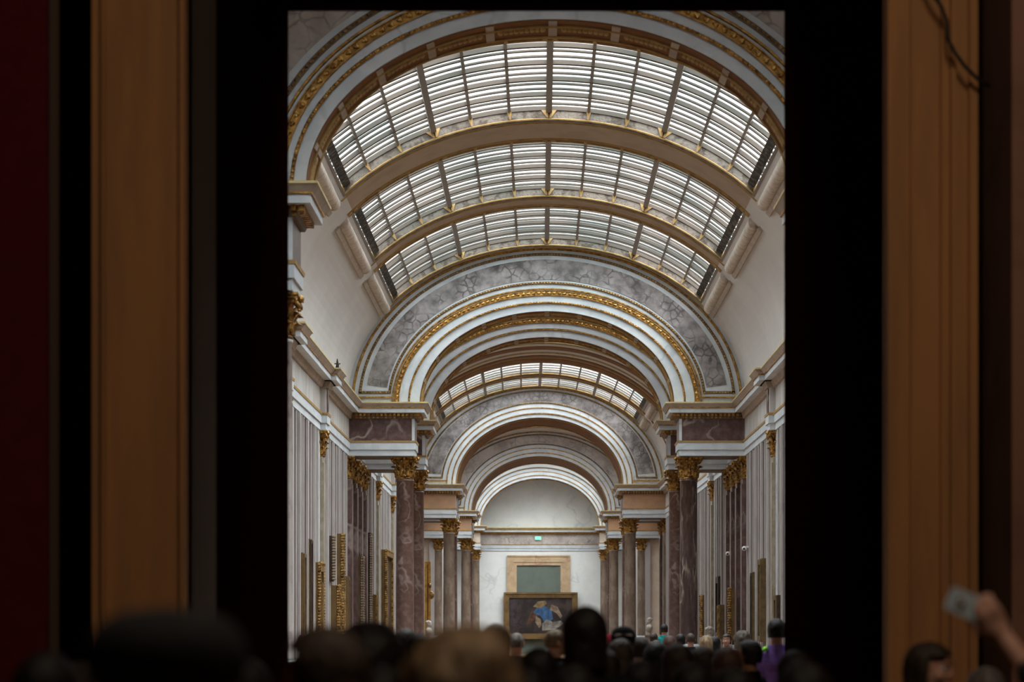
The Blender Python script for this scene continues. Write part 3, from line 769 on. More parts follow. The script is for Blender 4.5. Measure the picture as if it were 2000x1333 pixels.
# ------------------------------------------------------------------ paintings on the side walls (seen edge-on)
def wallframe(side, p0, p1, ytop, T, fm, sm, label, ornate=False, z0=1.35):
    if 'first of the tall pair' in label: z0 = 2.95
    """p0 = outer (near) edge, p1 = inner (far) edge, in photo pixels, converted to real positions on the wall"""
    d0 = 50.0
    for _ in range(20): d0 = abs(Xc(d0) + side * HW) * F / abs(p0 - VX)
    d1 = d0 + 1
    for _ in range(20): d1 = (abs(Xc(d1) + side * (HW - T))) * F / abs(p1 - VX)
    if d1 < d0 + .35: d1 = d0 + .5
    ztop = EYE + (VY - ytop) * d0 / F
    xw = Xc(d0) + side * HW
    R = empty('framed_painting', (xw, d0, z0), label=label, cat='painting', group='gilt framed paintings on the side walls')
    h = ztop - z0; w = d1 - d0; bw = min(.22, w * .22)
    s = -side
    def bxx(mb, ya, yb, za, zb, t0, t1): mb.box(s * t0, s * t1, ya, yb, za, zb)
    mb = MB()
    for ya, yb, za, zb in ((0, bw, 0, h), (w - bw, w, 0, h), (bw, w - bw, h - bw, h), (bw, w - bw, 0, bw)):
        bxx(mb, ya, yb, za, zb, .01, T * .8)
    mb.build('frame', sm, R)
    mb = MB()
    for ya, yb, za, zb in ((.02, bw, .02, h - .02), (w - bw, w - .02, .02, h - .02), (bw, w - bw, h - bw, h - .02), (bw, w - bw, .02, bw)):
        bxx(mb, ya + .01, yb - .01, za + .005, zb - .005, T * .8, T)
    if ornate:
        z = .06
        while z < h:
            for yy in (.04, w - .05):
                mb.blob((s * T * .97, yy, z), (.028, .035, .03), 6, 4)
            mb.blob((s * T * .8, .0, z), (.03, .035, .035), 6, 4)
            z += .075
        yy = .05
        while yy < w: mb.blob((s * T * .95, yy, h - .02), (.04, .045, .05), 6, 4); yy += .12
    mb.build('gilt_ornament' if ornate else 'front_moulding', fm, R)
    mb = MB(); bxx(mb, bw * .9, w - bw * .9, bw * .9, h - bw * .9, .02, T * .5); mb.build('canvas', canvasm, R)
L_ = [(581, 598, 1080, .16, f_dull, f_side, 'olive brown frame at the far left of the left wall, beside the doorway edge', False),
      (596, 608, 1053, .14, f_dark, f_dull, 'tall dark frame behind the leftmost olive brown frame', False),
      (612, 634, 1099, .17, f_gold, f_side, 'ornate carved gold frame just left of the olive pilaster on the left wall', True),
      (641, 655, 1047, .15, f_silver, f_dark, 'tall brown frame right of the left olive pilaster, first of the tall pair', True),
      (656, 674, 1043, .2, f_gold, f_side, 'tallest ornate gold frame on the left wall', True),
      (643, 661, 1144, .28, f_gold, f_side, 'low gold frame in front of the tall pair on the left wall', True),
      (673, 681, 1126, .12, f_dull, f_side, 'narrow brown frame beside the dark red pilasters on the left', False),
      (691, 712, 1088, .28, f_silver, f_dull, 'studded gilt frame leaning between the dark red pilasters on the left', True),
      (716, 727, 1041, .14, f_silver, f_dark, 'dark narrow frame with beaded edge behind the double arch on the left', True),
      (724, 732, 1162, .2, f_gold, f_side, 'small low gold frame left of the tall ochre one', False),
      (742, 767, 1074, .25, f_gold, f_side, 'large ochre sided frame with studded edge beside the left violet column', True)]
for a in L_: wallframe(-1, *a[:6], a[6], a[7])
R_ = [(1528, 1510, 1163, .16, f_dull, f_dark, 'dark frame at the far right edge beside the doorway', False),
      (1500, 1479, 1091, .2, f_dull, f_dull, 'wide dull gold frame, tallest on the right wall', False),
      (1478, 1464, 1118, .15, f_dark, f_dull, 'dark brown frame left of the tallest one on the right wall', False),
      (1447, 1438, 1168, .12, f_dark, f_dark, 'black frame edge beside the gold studded frame on the right wall', False),
      (1440, 1421, 1150, .26, f_gold, f_side, 'gold frame with a row of bright studs on the right wall', True),
      (1412, 1396, 1126, .16, f_dark, f_dark, 'tall black frame between the pilasters on the right wall', False),
      (1418, 1405, 1182, .26, f_gold, f_dull, 'low dull gold frame in front of the tall black frame', False),
      (1380, 1366, 1163, .2, f_gold, f_side, 'gold frame directly right of the streaked violet column', True)]
for a in R_: wallframe(1, *a[:6], a[6], a[7])
# gold frames in the third bay, on the walls beside the far arch
for x, y, zt_, w, lab in ((-5.62, 96.5, 4.9, .7, 'gilt frame with a scroll seen between the far left columns'), (5.80, 97.5, 3.1, .7, 'bright gold frame on the pale wall behind the far right columns')):
    R = empty('framed_painting', (x, y, 1.3), label=lab, cat='painting', group='gilt framed paintings on the side walls')
    h = zt_ - 1.3
    mb = MB()
    for a in ((0, .12, -.03, .05, 0, h), (w * .42 - .12, w * .42, -.03, .05, 0, h), (.12, w * .42 - .12, -.03, .05, h - .14, h), (.12, w * .42 - .12, -.03, .05, 0, .14)): mb.box(*a)
    mb.build('frame', f_bright, R)
    mb = MB(); mb.box(.1, w * .42 - .1, 0, .04, .1, h - .1); mb.build('canvas', f_side, R)
    if x < 0:
        mb = MB(); mb.blob((.32, -.05, h * .55), (.14, .1, .2), 10, 8); mb.blob((.25, -.05, h * .68), (.08, .08, .12), 8, 6); mb.build('scroll', f_gold, R)

# ------------------------------------------------------------------ small fixtures
def spot(x, y, z, lab, rz=0):
    R = empty('spotlight', (x, y, z), rz, label=lab, cat='spotlight')
    mb = MB(); mb.lathe([(.05, -.12), (.075, -.11), (.085, .1), (.06, .12)], 12); mb.build('housing', black_m, R, True)
    mb = MB(); mb.box(-.012, .012, -.012, .012, -.3, -.1); mb.box(-.08, .08, -.08, .08, -.32, -.29); mb.build('bracket', black_m, R)
def pt(px, py, d): return ((px - VX) * d / F, d, EYE + (VY - py) * d / F)
x, y, z = pt(594, 643, 46.2); spot(x, y, ZS + .3, 'black spotlight on the left cornice beside the first gilt capital')
x, y, z = pt(610, 668, 48.6); spot(x, y, ZS + .3, 'small black spotlight lower on the left cornice')
x, y, z = pt(654, 716, 50.3)
mb = MB(); mb.tube([(0, 0, 0), (.02, 0, .15), (.01, 0, .3)], [.05, .04, .012], 6); mb.box(-.06, .06, -.06, .06, -.02, .03); mb.box(-.06, .09, -.012, .012, .16, .185)
fn = mb.build('small_statuette', black_m, None, loc=(x + .05, y, ZS + .005)); tag(fn, 'tiny dark finial standing on the left cornice above the olive pilaster', 'finial')
for px, py, d, lab in ((1461, 1072, 57.0, 'white dome security camera on the right wall above the dull gold frames'), (1422, 1082, 62.0, 'white security camera on the right wall beside the dark red pilasters')):
    x = Xc(d) + HW - .05; z = EYE + (VY - py) * d / F
    R = empty('security_camera', (x - .04, d, z), label=lab, cat='camera', group='security cameras on the right wall')
    mb = MB(); mb.box(-.05, .11, -.03, .03, .03, .09); mb.build('bracket', whitepl, R)
    mb = MB(); mb.blob((-.06, 0, 0), (.09, .09, .09), 14, 10); mb.build('housing', whitepl, R, True)
    mb = MB(); mb.blob((-.07, -.05, -.01), (.05, .05, .05), 10, 8); mb.build('lens', black_m, R, True); R.scale = (.75,) * 3
# ------------------------------------------------------------------ people
skin_m = mat('skin_light', (0.55, 0.30, 0.22), 0.55, base2=(0.48, 0.25, 0.18), scale=12)
skin_d = mat('skin_tan', (0.36, 0.19, 0.11), 0.55, base2=(0.30, 0.15, 0.09), scale=12)
def hairmat(n, c, c2): return mat('hair_' + n, c, 0.55, base2=c2, scale=22, stretch=(1, 1, .35), bump=.4, bscale=60, thr=(.4, .6))
H_black = hairmat('black', (.006, .005, .005), (.012, .009, .008)); H_dark = hairmat('dark_brown', (.022, .013, .009), (.04, .025, .017))
H_brown = hairmat('brown', (.045, .03, .022), (.075, .05, .036)); H_chest = hairmat('chestnut', (.09, .045, .03), (.05, .025, .018))
H_blond = hairmat('sandy_blond', (.44, .31, .19), (.15, .09, .045)); H_grey = hairmat('grey', (.17, .15, .135), (.09, .075, .065)); H_lb = hairmat('light_brown', (.22, .15, .09), (.14, .09, .055))
cloth = lambda n, c: mat('cloth_' + n, c, .85, base2=tuple(v * .7 for v in c), scale=14, spec=.1)
C_black = cloth('black', (.008, .008, .009)); C_char = cloth('charcoal', (.025, .026, .03)); C_navy = cloth('navy', (.012, .016, .03)); C_brown = cloth('dark_brown', (.03, .02, .016))
C_grey = cloth('grey', (.10, .10, .11)); C_wine = cloth('wine', (.05, .012, .018)); C_purple = cloth('purple', (.28, .16, .58)); C_teal = cloth('teal', (.02, .22, .22)); C_beige = cloth('beige', (.34, .28, .20))
C_pink = cloth('pink', (.55, .08, .22)); C_white = cloth('white', (.75, .75, .78)); C_lime = cloth('lime', (.35, .85, .10)); C_blue = cloth('pale_blue', (.30, .42, .65)); C_red = cloth('red', (.4, .03, .06)); C_olive = cloth('olive', (.05, .05, .035))
eye_w = mat('eye_white', (.7, .68, .66), .3); eye_b = mat('iris_dark', (.03, .02, .015), .2); lips_m = mat('lips', (.42, .15, .13), .5)
phone_m = mat('phone_pale_blue', (.66, .84, .96), .3); phone_d = mat('phone_lens_black', (.02, .02, .025), .2)
def capsule(mb, a, b, ra, rb, seg=12):
    a, b = Vector(a), Vector(b); d = b - a; t = d.normalized()
    up = Vector((0, 0, 1)) if abs(t.z) < .9 else Vector((0, 1, 0)); u = t.cross(up).normalized(); w = t.cross(u)
    rings = []
    for q in (-85, -60, -30, 0): 
        q = math.radians(q); rings.append((a + t * ra * math.sin(q), ra * math.cos(q)))
    for q in (0, 30, 60, 85):
        q = math.radians(q); rings.append((b + t * rb * math.sin(q), rb * math.cos(q)))
    mb.loft([[c + r * (math.cos(2 * PI * j / seg) * u + math.sin(2 * PI * j / seg) * w) for j in range(seg)] for c, r in rings])
def remesh(mb, name, vox, smooth=3, keep=None):
    me = mb.mesh(name + '_raw'); o = bpy.data.objects.new(name + '_raw', me); COL.objects.link(o)
    m = o.modifiers.new('r', 'REMESH'); m.mode = 'VOXEL'; m.voxel_size = vox; m.use_smooth_shade = True
    sm = o.modifiers.new('s', 'SMOOTH'); sm.factor = .5; sm.iterations = smooth
    if keep: d = o.modifiers.new('d', 'DECIMATE'); d.ratio = keep
    bpy.context.view_layer.update()
    dg = bpy.context.evaluated_depsgraph_get()
    res = bpy.data.meshes.new_from_object(o.evaluated_get(dg)); res.name = name
    bpy.data.objects.remove(o); bpy.data.meshes.remove(me)
    for p in res.polygons: p.use_smooth = True
    return res
def head_prims(mb, z=0.0, neck=True):
    E = lambda c, r: mb.blob((c[0], c[1], c[2] + z), r, 20, 14)
    E((0, -.015, 1.655), (.077, .095, .095)); E((0, .02, 1.615), (.066, .075, .10)); E((0, .045, 1.565), (.048, .048, .042)); E((0, .078, 1.545), (.022, .018, .018))
    E((0, .080, 1.672), (.046, .016, .011))                                   # brow
    mb.loft([[(-.009, .088, 1.665 + z), (.009, .088, 1.665 + z), (0, .075, 1.665 + z)], [(-.019, .09, 1.612 + z), (.019, .09, 1.612 + z), (0, .118, 1.618 + z)], [(-.012, .085, 1.60 + z), (.012, .085, 1.60 + z), (0, .098, 1.602 + z)]])
    for s in (-1, 1):
        E((s * .042, .064, 1.612), (.024, .024, .026)); E((s * .014, .094, 1.613), (.009, .010, .009))
        E((s * .079, -.01, 1.628), (.009, .018, .030)); E((s * .083, -.018, 1.64), (.007, .014, .016))
    E((0, .086, 1.583), (.022, .012, .006)); E((0, .086, 1.573), (.019, .012, .007))
    if neck: capsule(mb, (0, -.02, 1.42 + z), (0, -.01, 1.60 + z), .062, .055)
def arm_prims(mb, s, sh, el, wr, extra=0.0, hand=None, curl=.4):
    capsule(mb, sh, el, .052 + extra, .042 + extra); capsule(mb, el, wr, .041 + extra, .028 + extra * 1.2)
def hand_prims(mb, wr, d, pn, s, curl=.5):
    """palm with four separate fingers and a thumb; d = finger direction, pn = palm normal (fingers curl that way)"""
    wr, d, pn = Vector(wr), Vector(d).normalized(), Vector(pn).normalized(); pn = (pn - d * pn.dot(d)).normalized(); sd = d.cross(pn) * s
    capsule(mb, wr - d * .02, wr + d * .02, .026, .026)
    for q in (-.030, -.010, .010, .030): capsule(mb, wr + d * .02 + sd * q * .7, wr + d * .088 + sd * q, .015, .0125, 8)
    for q, L in ((-.031, .062), (-.0105, .076), (.0105, .083), (.031, .072)):
        p = wr + d * .09 + sd * q; dd = d.copy(); r = .0092
        for k, f in enumerate((.45, .32, .23)):
            ax = d.cross(pn); dd = (Matrix.Rotation(-curl * (.6 if k == 0 else .9), 3, ax) @ dd) if False else (dd * math.cos(curl) + pn * math.sin(curl) * 1.0).normalized() if k == 0 else (dd + pn * math.tan(min(curl, 1.0)) * .7).normalized()
            e = p + dd * L * f; capsule(mb, p, e, r, r * .93, 8); p = e; r *= .93
    p = wr + d * .03 + sd * .028; dd = (d * .55 + sd * .75 + pn * .35).normalized(); e = p + dd * .04; capsule(mb, p, e, .015, .012, 8)
    dd = (d * .85 + sd * .2 + pn * .45).normalized(); e2 = e + dd * .032; capsule(mb, e, e2, .0115, .010, 8); capsule(mb, e2, e2 + (dd + pn * .2).normalized() * .024, .010, .0085, 8)
def arms(pose):
    R_, L_ = {}, {}
    down = lambda s: ((s * .185, -.01, 1.40), (s * .235, -.03, 1.11), (s * .235, .06, .87), (0, .15, -1), (-s, .1, 0))
    up = lambda s: ((s * .185, -.01, 1.40), (s * .30, .12, 1.22), (s * .21, .30, 1.42), (-s * .25, .15, 1), (0, 1, 0))
    hold = lambda s: ((s * .185, -.01, 1.40), (s * .25, .07, 1.15), (s * .13, .27, 1.30), (-s * .2, .5, .8), (-s * .7, .6, -.2))
    high = lambda s: ((s * .185, -.01, 1.41), (s * .18, .20, 1.555), (s * .275, .34, 1.72), (s * .5, .1, .85), (-s * .3, 1, 0))
    return {'down': (down(-1), down(1)), 'raise': (up(-1), down(1)), 'hold': (hold(-1), hold(1)), 'high': (high(-1), down(1))}[pose]
def make_body(pose):
    mb = MB(); head_prims(mb)
    E = lambda c, r: mb.blob(c, r, 16, 10)
    E((0, 0, 1.30), (.165, .105, .17)); E((0, -.01, 1.395), (.15, .08, .06)); E((0, 0, 1.12), (.135, .095, .16)); E((0, -.01, .97), (.155, .11, .12))
    capsule(mb, (-.17, -.01, 1.405), (.17, -.01, 1.405), .052, .052)
    for s, (sh, el, wr, d, pn) in zip((-1, 1), arms(pose)):
        arm_prims(mb, s, sh, el, wr); hand_prims(mb, wr, d, pn, -s, .25 if pose == 'down' else .5)
    for s in (-1, 1):
        capsule(mb, (s * .085, 0, .92), (s * .09, .015, .50), .082, .056); capsule(mb, (s * .09, .01, .50), (s * .095, -.02, .09), .056, .038); E((s * .095, -.035, .36), (.05, .052, .10))
        mb.blob((s * .10, .045, .045), (.042, .115, .04), 14, 8)
    return remesh(mb, 'body', .0095, 3, .5)
def make_jacket(pose):
    mb = MB(); E = lambda c, r: mb.blob(c, r, 18, 12)
    E((0, 0, 1.30), (.19, .13, .19)); E((0, -.01, 1.40), (.175, .10, .07)); E((0, 0, 1.12), (.168, .125, .18)); E((0, -.005, .98), (.185, .138, .14)); capsule(mb, (-.18, -.01, 1.40), (.18, -.01, 1.40), .068, .068)
    mb.lathe([(.155, .86), (.185, .87), (.18, 1.0)], 20); mb.lathe([(.078, 1.44), (.092, 1.40), (.07, 1.36)], 18, 0, -.012); mb.lathe([(.072, 1.505), (.086, 1.50), (.098, 1.41), (.07, 1.40)], 18, 0, -.014)
    for s, (sh, el, wr, d, pn) in zip((-1, 1), arms(pose)):
        wr2 = Vector(el).lerp(Vector(wr), .93 if pose != 'high' else .35); arm_prims(mb, s, sh, el, wr2, .018)
    return remesh(mb, 'jacket', .012, 3, .6)
def make_trousers():
    mb = MB(); mb.blob((0, -.01, .95), (.17, .13, .13), 16, 10)
    for s in (-1, 1): capsule(mb, (s * .088, 0, .90), (s * .092, .015, .50), .098, .075); capsule(mb, (s * .092, .01, .50), (s * .097, -.015, .12), .075, .062)
    return remesh(mb, 'trousers', .014, 3, .6)
def make_shoe(s):
    mb = MB(); mb.blob((s * .10, .05, .05), (.05, .135, .05), 14, 8); mb.box(s * .10 - .045, s * .10 + .045, -.07, .17, 0, .025); mb.blob((s * .10, -.03, .07), (.045, .055, .055), 12, 8)
    return remesh(mb, 'shoe', .011, 3, .6)
def hair_mesh(style):
    """a shell around the skull; local frame of the person"""
    segs, rows = 40, 26; vs = []; mb = MB(); rnd = random.Random(hash(style) % 7 if False else len(style))
    vol = {'short': .012, 'bob': .022, 'long': .022, 'curly': .062, 'afro': .085, 'bun': .014, 'thin': .006}[style]
    low = {'short': 1.575, 'bob': 1.50, 'long': 1.30, 'curly': 1.50, 'afro': 1.50, 'bun': 1.565, 'thin': 1.60}[style]
    rings = []
    for i in range(rows + 1):
        u = i / rows; ring_ = []
        for j in range(segs):
            t = 2 * PI * j / segs
            front = math.sin(t)                                   # +1 = face side
            z1 = low if front < .12 else (low + (1.705 - low) * min(1, (front - .12) / .28))
            if style in ('long', 'bob', 'curly', 'afro') and .12 <= front < .32: z1 = low + .04
            top = 1.655 + .095 + vol
            zc = 1.655
            # polar angle down to z = 1.655 then hanging straight down
            hz = top - (top - z1) * u
            if hz > zc: k = math.sqrt(max(0, 1 - ((hz - zc) / (top - zc)) ** 2))
            else: k = 1.0 - .10 * min(1, (zc - hz) / .12) * (1 if style in ('short', 'bun', 'thin') else .2) + (.25 * max(0, (1.56 - hz)) if style == 'long' else 0)
            rx, ry = .077 + vol, .098 + vol
            n = noise.noise(Vector((math.cos(t) * 4, math.sin(t) * 4, hz * 14))) 
            amp = {'curly': .020, 'afro': .014, 'long': .006, 'bob': .006}.get(style, .004)
            n2 = noise.noise(Vector((math.cos(t) * 14, math.sin(t) * 14, hz * 30))) * (.009 if style in ('curly', 'afro') else .003)
            k2 = k + (n * amp + n2) / rx * (1 if i else 0)
            y = math.sin(t) * ry * k2 - .012
            ring_.append((math.cos(t) * rx * k2, y, hz + (n * .01 if style == 'curly' else 0)))
        rings.append(ring_)
    inner = [[(x * .88, (y + .012) * .88 - .012, z - .004) for x, y, z in r] for r in rings][::-1]
    mb.loft(rings + inner, True, False)
    if style == 'bun': mb.blob((0, -.10, 1.73), (.045, .045, .042), 12, 8)
    me = mb.mesh('hair'); 
    for p in me.polygons: p.use_smooth = True
    return me
BODY = {k: make_body(k) for k in ('down', 'raise', 'hold', 'high')}; JACK = {k: make_jacket(k) for k in BODY}
TROU = make_trousers(); SHOE = {-1: make_shoe(-1), 1: make_shoe(1)}; HAIR = {k: hair_mesh(k) for k in ('short', 'bob', 'long', 'curly', 'afro', 'bun', 'thin')}
def sm(f, n, smooth=True):
    mb = MB(); f(mb); me = mb.mesh(n)
    for p in me.polygons: p.use_smooth = smooth
    return me
EYE_ = {s: sm(lambda mb: mb.blob((s * .032, .0795, 1.645), (.0135, .012, .0115), 12, 8), 'eye') for s in (-1, 1)}
IRIS = {s: sm(lambda mb: mb.blob((s * .032, .0895, 1.645), (.006, .004, .006), 8, 6), 'iris') for s in (-1, 1)}
BROW = {s: sm(lambda mb: mb.tube([(s * .014, .101, 1.668), (s * .032, .101, 1.674), (s * .052, .084, 1.668)], [.003, .0045, .002], 6), 'eyebrow') for s in (-1, 1)}
LIPS = sm(lambda mb: (mb.blob((0, .0975, 1.584), (.021, .004, .0045), 10, 6), mb.blob((0, .0975, 1.577), (.018, .005, .005), 10, 6)), 'lips')
def capf(mb):
    mb.lathe([(.092, 1.665), (.097, 1.67), (.100, 1.70), (.090, 1.745), (.06, 1.775), (.02, 1.785)], 28, 0, -.012)
CAPM = sm(capf, 'cap')
def brim(mb):
    r0, r1 = [], []
    for j in range(13):
        t = PI * (.12 + .76 * j / 12); r0.append((math.cos(t) * .097, math.sin(t) * .10 - .012, 1.672)); r1.append((math.cos(t) * .105, math.sin(t) * .17 - .012, 1.655))
    mb.loft([r0 + [(x, y, z + .006) for x, y, z in r0[::-1]], r1 + [(x, y, z + .004) for x, y, z in r1[::-1]]])
BRIM = sm(brim, 'brim', False)
def hatf(mb): mb.lathe([(.095, 1.63), (.125, 1.645), (.135, 1.685), (.128, 1.72), (.105, 1.748), (.07, 1.764), (.03, 1.769), (.005, 1.77)], 32, 0, -.012)
HATM = sm(hatf, 'hat')
for me in list(BODY.values()): me.materials.append(skin_m)
for me in list(JACK.values()) + [TROU, HATM, CAPM, BRIM] + list(SHOE.values()): me.materials.append(C_black)
for me in HAIR.values(): me.materials.append(H_dark)
for s in (-1, 1): EYE_[s].materials.append(eye_w); IRIS[s].materials.append(eye_b); BROW[s].materials.append(H_dark)
LIPS.materials.append(lips_m)
def part(name, me, parent, m=None):
    o = bpy.data.objects.new(name, me); COL.objects.link(o); o.parent = parent
    if m: setmat(o, m)
    return o
def person(px, ytop, d, style, hm, label, jm=None, pose='down', yaw=0, sk=None, hat=None, hatm=None, trm=None, wide=1.0, group='visitors crowding the gallery'):
    """px, ytop: where the head's centre and top stand in the frame at distance d"""
    x = (px - VX) * d / F; ztop = EYE + (VY - ytop) * d / F
    vol = {'short': .012, 'bob': .022, 'long': .022, 'curly': .062, 'afro': .085, 'bun': .014, 'thin': .006}.get(style, 0)
    base = 1.755 + vol if hat is None else (1.79 if hat == 'cap' else 1.768)
    s = ztop / base
    R = empty('person', (x, d, 0), math.radians(yaw), label=label, cat='person', group=group); R.scale = (s * wide, s * wide, s)
    b = part('body', BODY[pose], R, sk or skin_m); part('jacket', JACK[pose], R, jm or C_black); part('trousers', TROU, R, trm or C_char)
    for q in (-1, 1): part('shoe', SHOE[q], R, C_black)
    if style: part('hair', HAIR[style], R, hm)
    if hat:
        h = part('cap' if hat == 'cap' else 'hat', CAPM if hat == 'cap' else HATM, R, hatm or C_black)
        if hat == 'cap': part('brim', BRIM, h, hatm or C_black)
    faces = abs(((yaw + 180) % 360) - 180) > 50
    if faces:
        for q in (-1, 1):
            e = part('eye', EYE_[q], R); part('iris', IRIS[q], e); part('eyebrow', BROW[q], R, hm)
        part('lips', LIPS, R)
    return R
P = person
# nearest, strongly out of focus
h1 = P(328, 1190, 3.3, 'short', H_black, 'person in a round dark grey hat at the lower left, very near', C_black, hat='hat', hatm=cloth('hat_felt', (.05, .05, .052)))
P(90, 1268, 5.2, 'short', H_black, 'person with black hair at the far lower left corner, before the dark red wall', C_black)
P(160, 1287, 6.6, 'bob', H_dark, 'person half hidden between the hat and the dark red wall, pink cheek showing', C_black, yaw=70)
P(628, 1218, 5.15, 'bob', H_brown, 'person with straight brown hair at the left of the opening, reddish cheek showing', C_brown, yaw=70)
P(722, 1211, 8.6, 'afro', H_black, 'person with a big black hairdo right of the brown haired one', C_black)
P(902, 1216, 4.5, 'curly', H_blond, 'person with curly sandy blond hair filling the lower middle', C_brown, wide=1.0)
P(968, 1216, 12.6, 'bob', H_lb, 'person with light brown hair rising behind the right side of the sandy curls', C_grey)
P(1009, 1236, 21, 'thin', H_grey, 'grey haired person under the left corner of the large painting', C_char)
P(1052, 1262, 9.6, 'long', H_black, 'black haired person between the sandy curls and the tall black head', C_black)
P(1086, 1229, 17.5, 'thin', H_lb, 'person whose bare pink temple shows just left of the tall black head', C_black, yaw=-60)
P(1143, 1181, 8.9, 'bob', H_black, 'tall person with black hair and a small tuft, before the right of the painting', C_black)
P(1217, 1223, 15.6, 'short', H_black, 'person in a black cap with a white stripe right of the tall black head', C_black, hat='cap', hatm=C_black)
P(1187, 1238, 20, 'short', H_chest, 'person in a red hood peeking behind the white striped cap', C_red, hat='cap', hatm=C_red)
P(1212, 1246, 14.0, 'bob', H_brown, 'brown haired person in front of the white striped cap', C_wine)
P(1249, 1243, 17.5, 'short', H_dark, 'person with dark hair and a pink ear right of the white striped cap', C_brown, yaw=30)
P(1281, 1252, 15.0, 'long', H_black, 'black haired person in the middle of the right crowd, low', C_black)
P(1262, 1259, 22.5, 'bob', H_blond, 'small sandy haired person in front of the pale bust', C_grey)
P(1297, 1219, 47, 'short', H_black, 'distant black haired person in a teal top, left of the streaked column', C_teal)
P(1277, 1236, 40, 'short', H_dark, 'distant person in a white top near the pale bust', C_white)
P(1282, 1250, 28, 'short', H_brown, 'small distant person in a bright pink top', C_pink)
P(1308, 1241, 26, 'bob', H_chest, 'person with reddish brown hair before the streaked column', C_brown)
P(1329, 1238, 33, 'short', H_black, 'small black haired person just left of the balding one, before the streaked column', C_navy)
P(1349, 1237, 34, 'thin', H_brown, 'balding person with a pink scalp at the foot of the streaked column', C_char)
P(1323, 1254, 11.5, 'long', H_dark, 'dark haired person low before the streaked column', C_black)
P(1379, 1241, 27, 'bob', H_blond, 'blond person in a white scarf right of the streaked column', C_white)
P(1396, 1243, 30, 'bob', H_black, 'black haired person beside the blond one with the white scarf', C_black)
P(1419, 1238, 34, 'short', H_dark, 'dark haired person facing this way before the gold studded frame', C_wine, yaw=165)
P(1450, 1231, 31, 'curly', hairmat('grey_brown', (.11, .085, .065), (.06, .045, .035)), 'person with grey brown curls before the dull gold frames on the right', C_grey)
P(1462, 1249, 15.3, 'short', H_black, 'dark haired child looking left, in front of the grey curls', C_black, yaw=60, sk=skin_d)
P(1517, 1207, 20, 'short', H_black, 'person in a purple top with a lime green strap, beside the right jamb', C_purple, pose='down', yaw=-12)
P(1372, 1261, 13.2, 'bob', H_dark, 'dark brown haired person low in the right crowd, below the blond one', C_char)
P(1420, 1262, 12.0, 'bob', H_chest, 'person with dark chestnut hair left of the dark haired child', C_black)
P(1184, 1268, 12.5, 'long', H_dark, 'dark haired person directly right of the tall black figure, low', C_black)
P(1250, 1287, 9.3, 'long', H_black, 'black haired person low below the pink ear', C_black)
P(1352, 1292, 8.4, 'bob', H_black, 'black haired person at the bottom edge below the streaked column', C_black)
P(1432, 1300, 7.8, 'long', H_black, 'black haired person at the bottom edge left of the door jamb', C_black)
P(1570, 1288, 6.4, 'bob', H_black, 'person with black hair in front of the right dark door jamb', C_black)
P(793, 1226, 17.0, 'bob', H_dark, 'dark brown haired person between the big black hair and the sandy curls', C_brown)
P(822, 1236, 13.0, 'long', H_black, 'black haired person just left of the sandy curls', C_black)
P(752, 1232, 14.5, 'short', H_black, 'person in a pale blue top partly behind the big black hair', C_blue)
P(595, 1236, 20, 'short', H_dark, 'dark haired person behind the brown haired one, near the leftmost frames', C_black)
P(665, 1240, 24, 'bob', H_chest, 'chestnut haired person below the ornate frames on the left', C_char)
P(1552, 1268, 10.3, 'bob', H_black, 'black haired person before the dark jamb, right of the purple top', C_black)
P(1120, 1296, 7.0, 'long', H_black, 'person with long black hair at the bottom edge under the tall black head', C_black)
P(1030, 1302, 7.6, 'long', H_black, 'black haired person at the bottom edge right of the sandy curls', C_black)
P(745, 1296, 6.4, 'long', H_black, 'black haired person at the bottom edge below the big black hair', C_black)
P(480, 1282, 6.2, 'long', H_black, 'black haired person at the bottom edge right of the dark hat', C_black)
rw = P(1818, 1251, 8.6, 'bob', H_dark, 'person with dark hair, face turned right, before the right brown pilaster', C_black, yaw=-128)
lowest = [o for o in COL.objects if o.get('label', '').startswith('person in a purple top')][0]
mb = MB(); mb.tube([(-.20, -.06, 1.36), (-.16, -.115, 1.42), (-.10, -.10, 1.47), (-.07, .02, 1.46)], .022, 8); st = mb.build('lime_strap', C_lime, lowest, True)
mb = MB(); mb.tube([(-.225, -.06, 1.30), (-.232, -.06, 1.26)], .06, 10)
mb.build('sleeve_badge', C_blue, lowest, True)
cap_o = [o for o in COL.objects if o.get('label', '').startswith('person in a black cap with a white stripe')][0]
hat_o = [c for c in cap_o.children if c.name.startswith('cap')][0]
mb = MB(); ps_ = []
for j in range(11):
    t = -PI / 2 - .75 + 1.5 * j / 10; ps_.append((math.cos(t) * .0985, math.sin(t) * .0985 - .012, 1.712 + .012 * math.cos((j - 5) / 5 * 1.3)))
mb.loft([[(x, y, z - .009) for x, y, z in ps_] + [(x, y, z + .009) for x, y, z in ps_[::-1]], [(x * 1.04, (y + .012) * 1.04 - .012, z - .009) for x, y, z in ps_] + [(x * 1.04, (y + .012) * 1.04 - .012, z + .009) for x, y, z in ps_[::-1]]])
mb.build('white_stripe', C_white, hat_o)
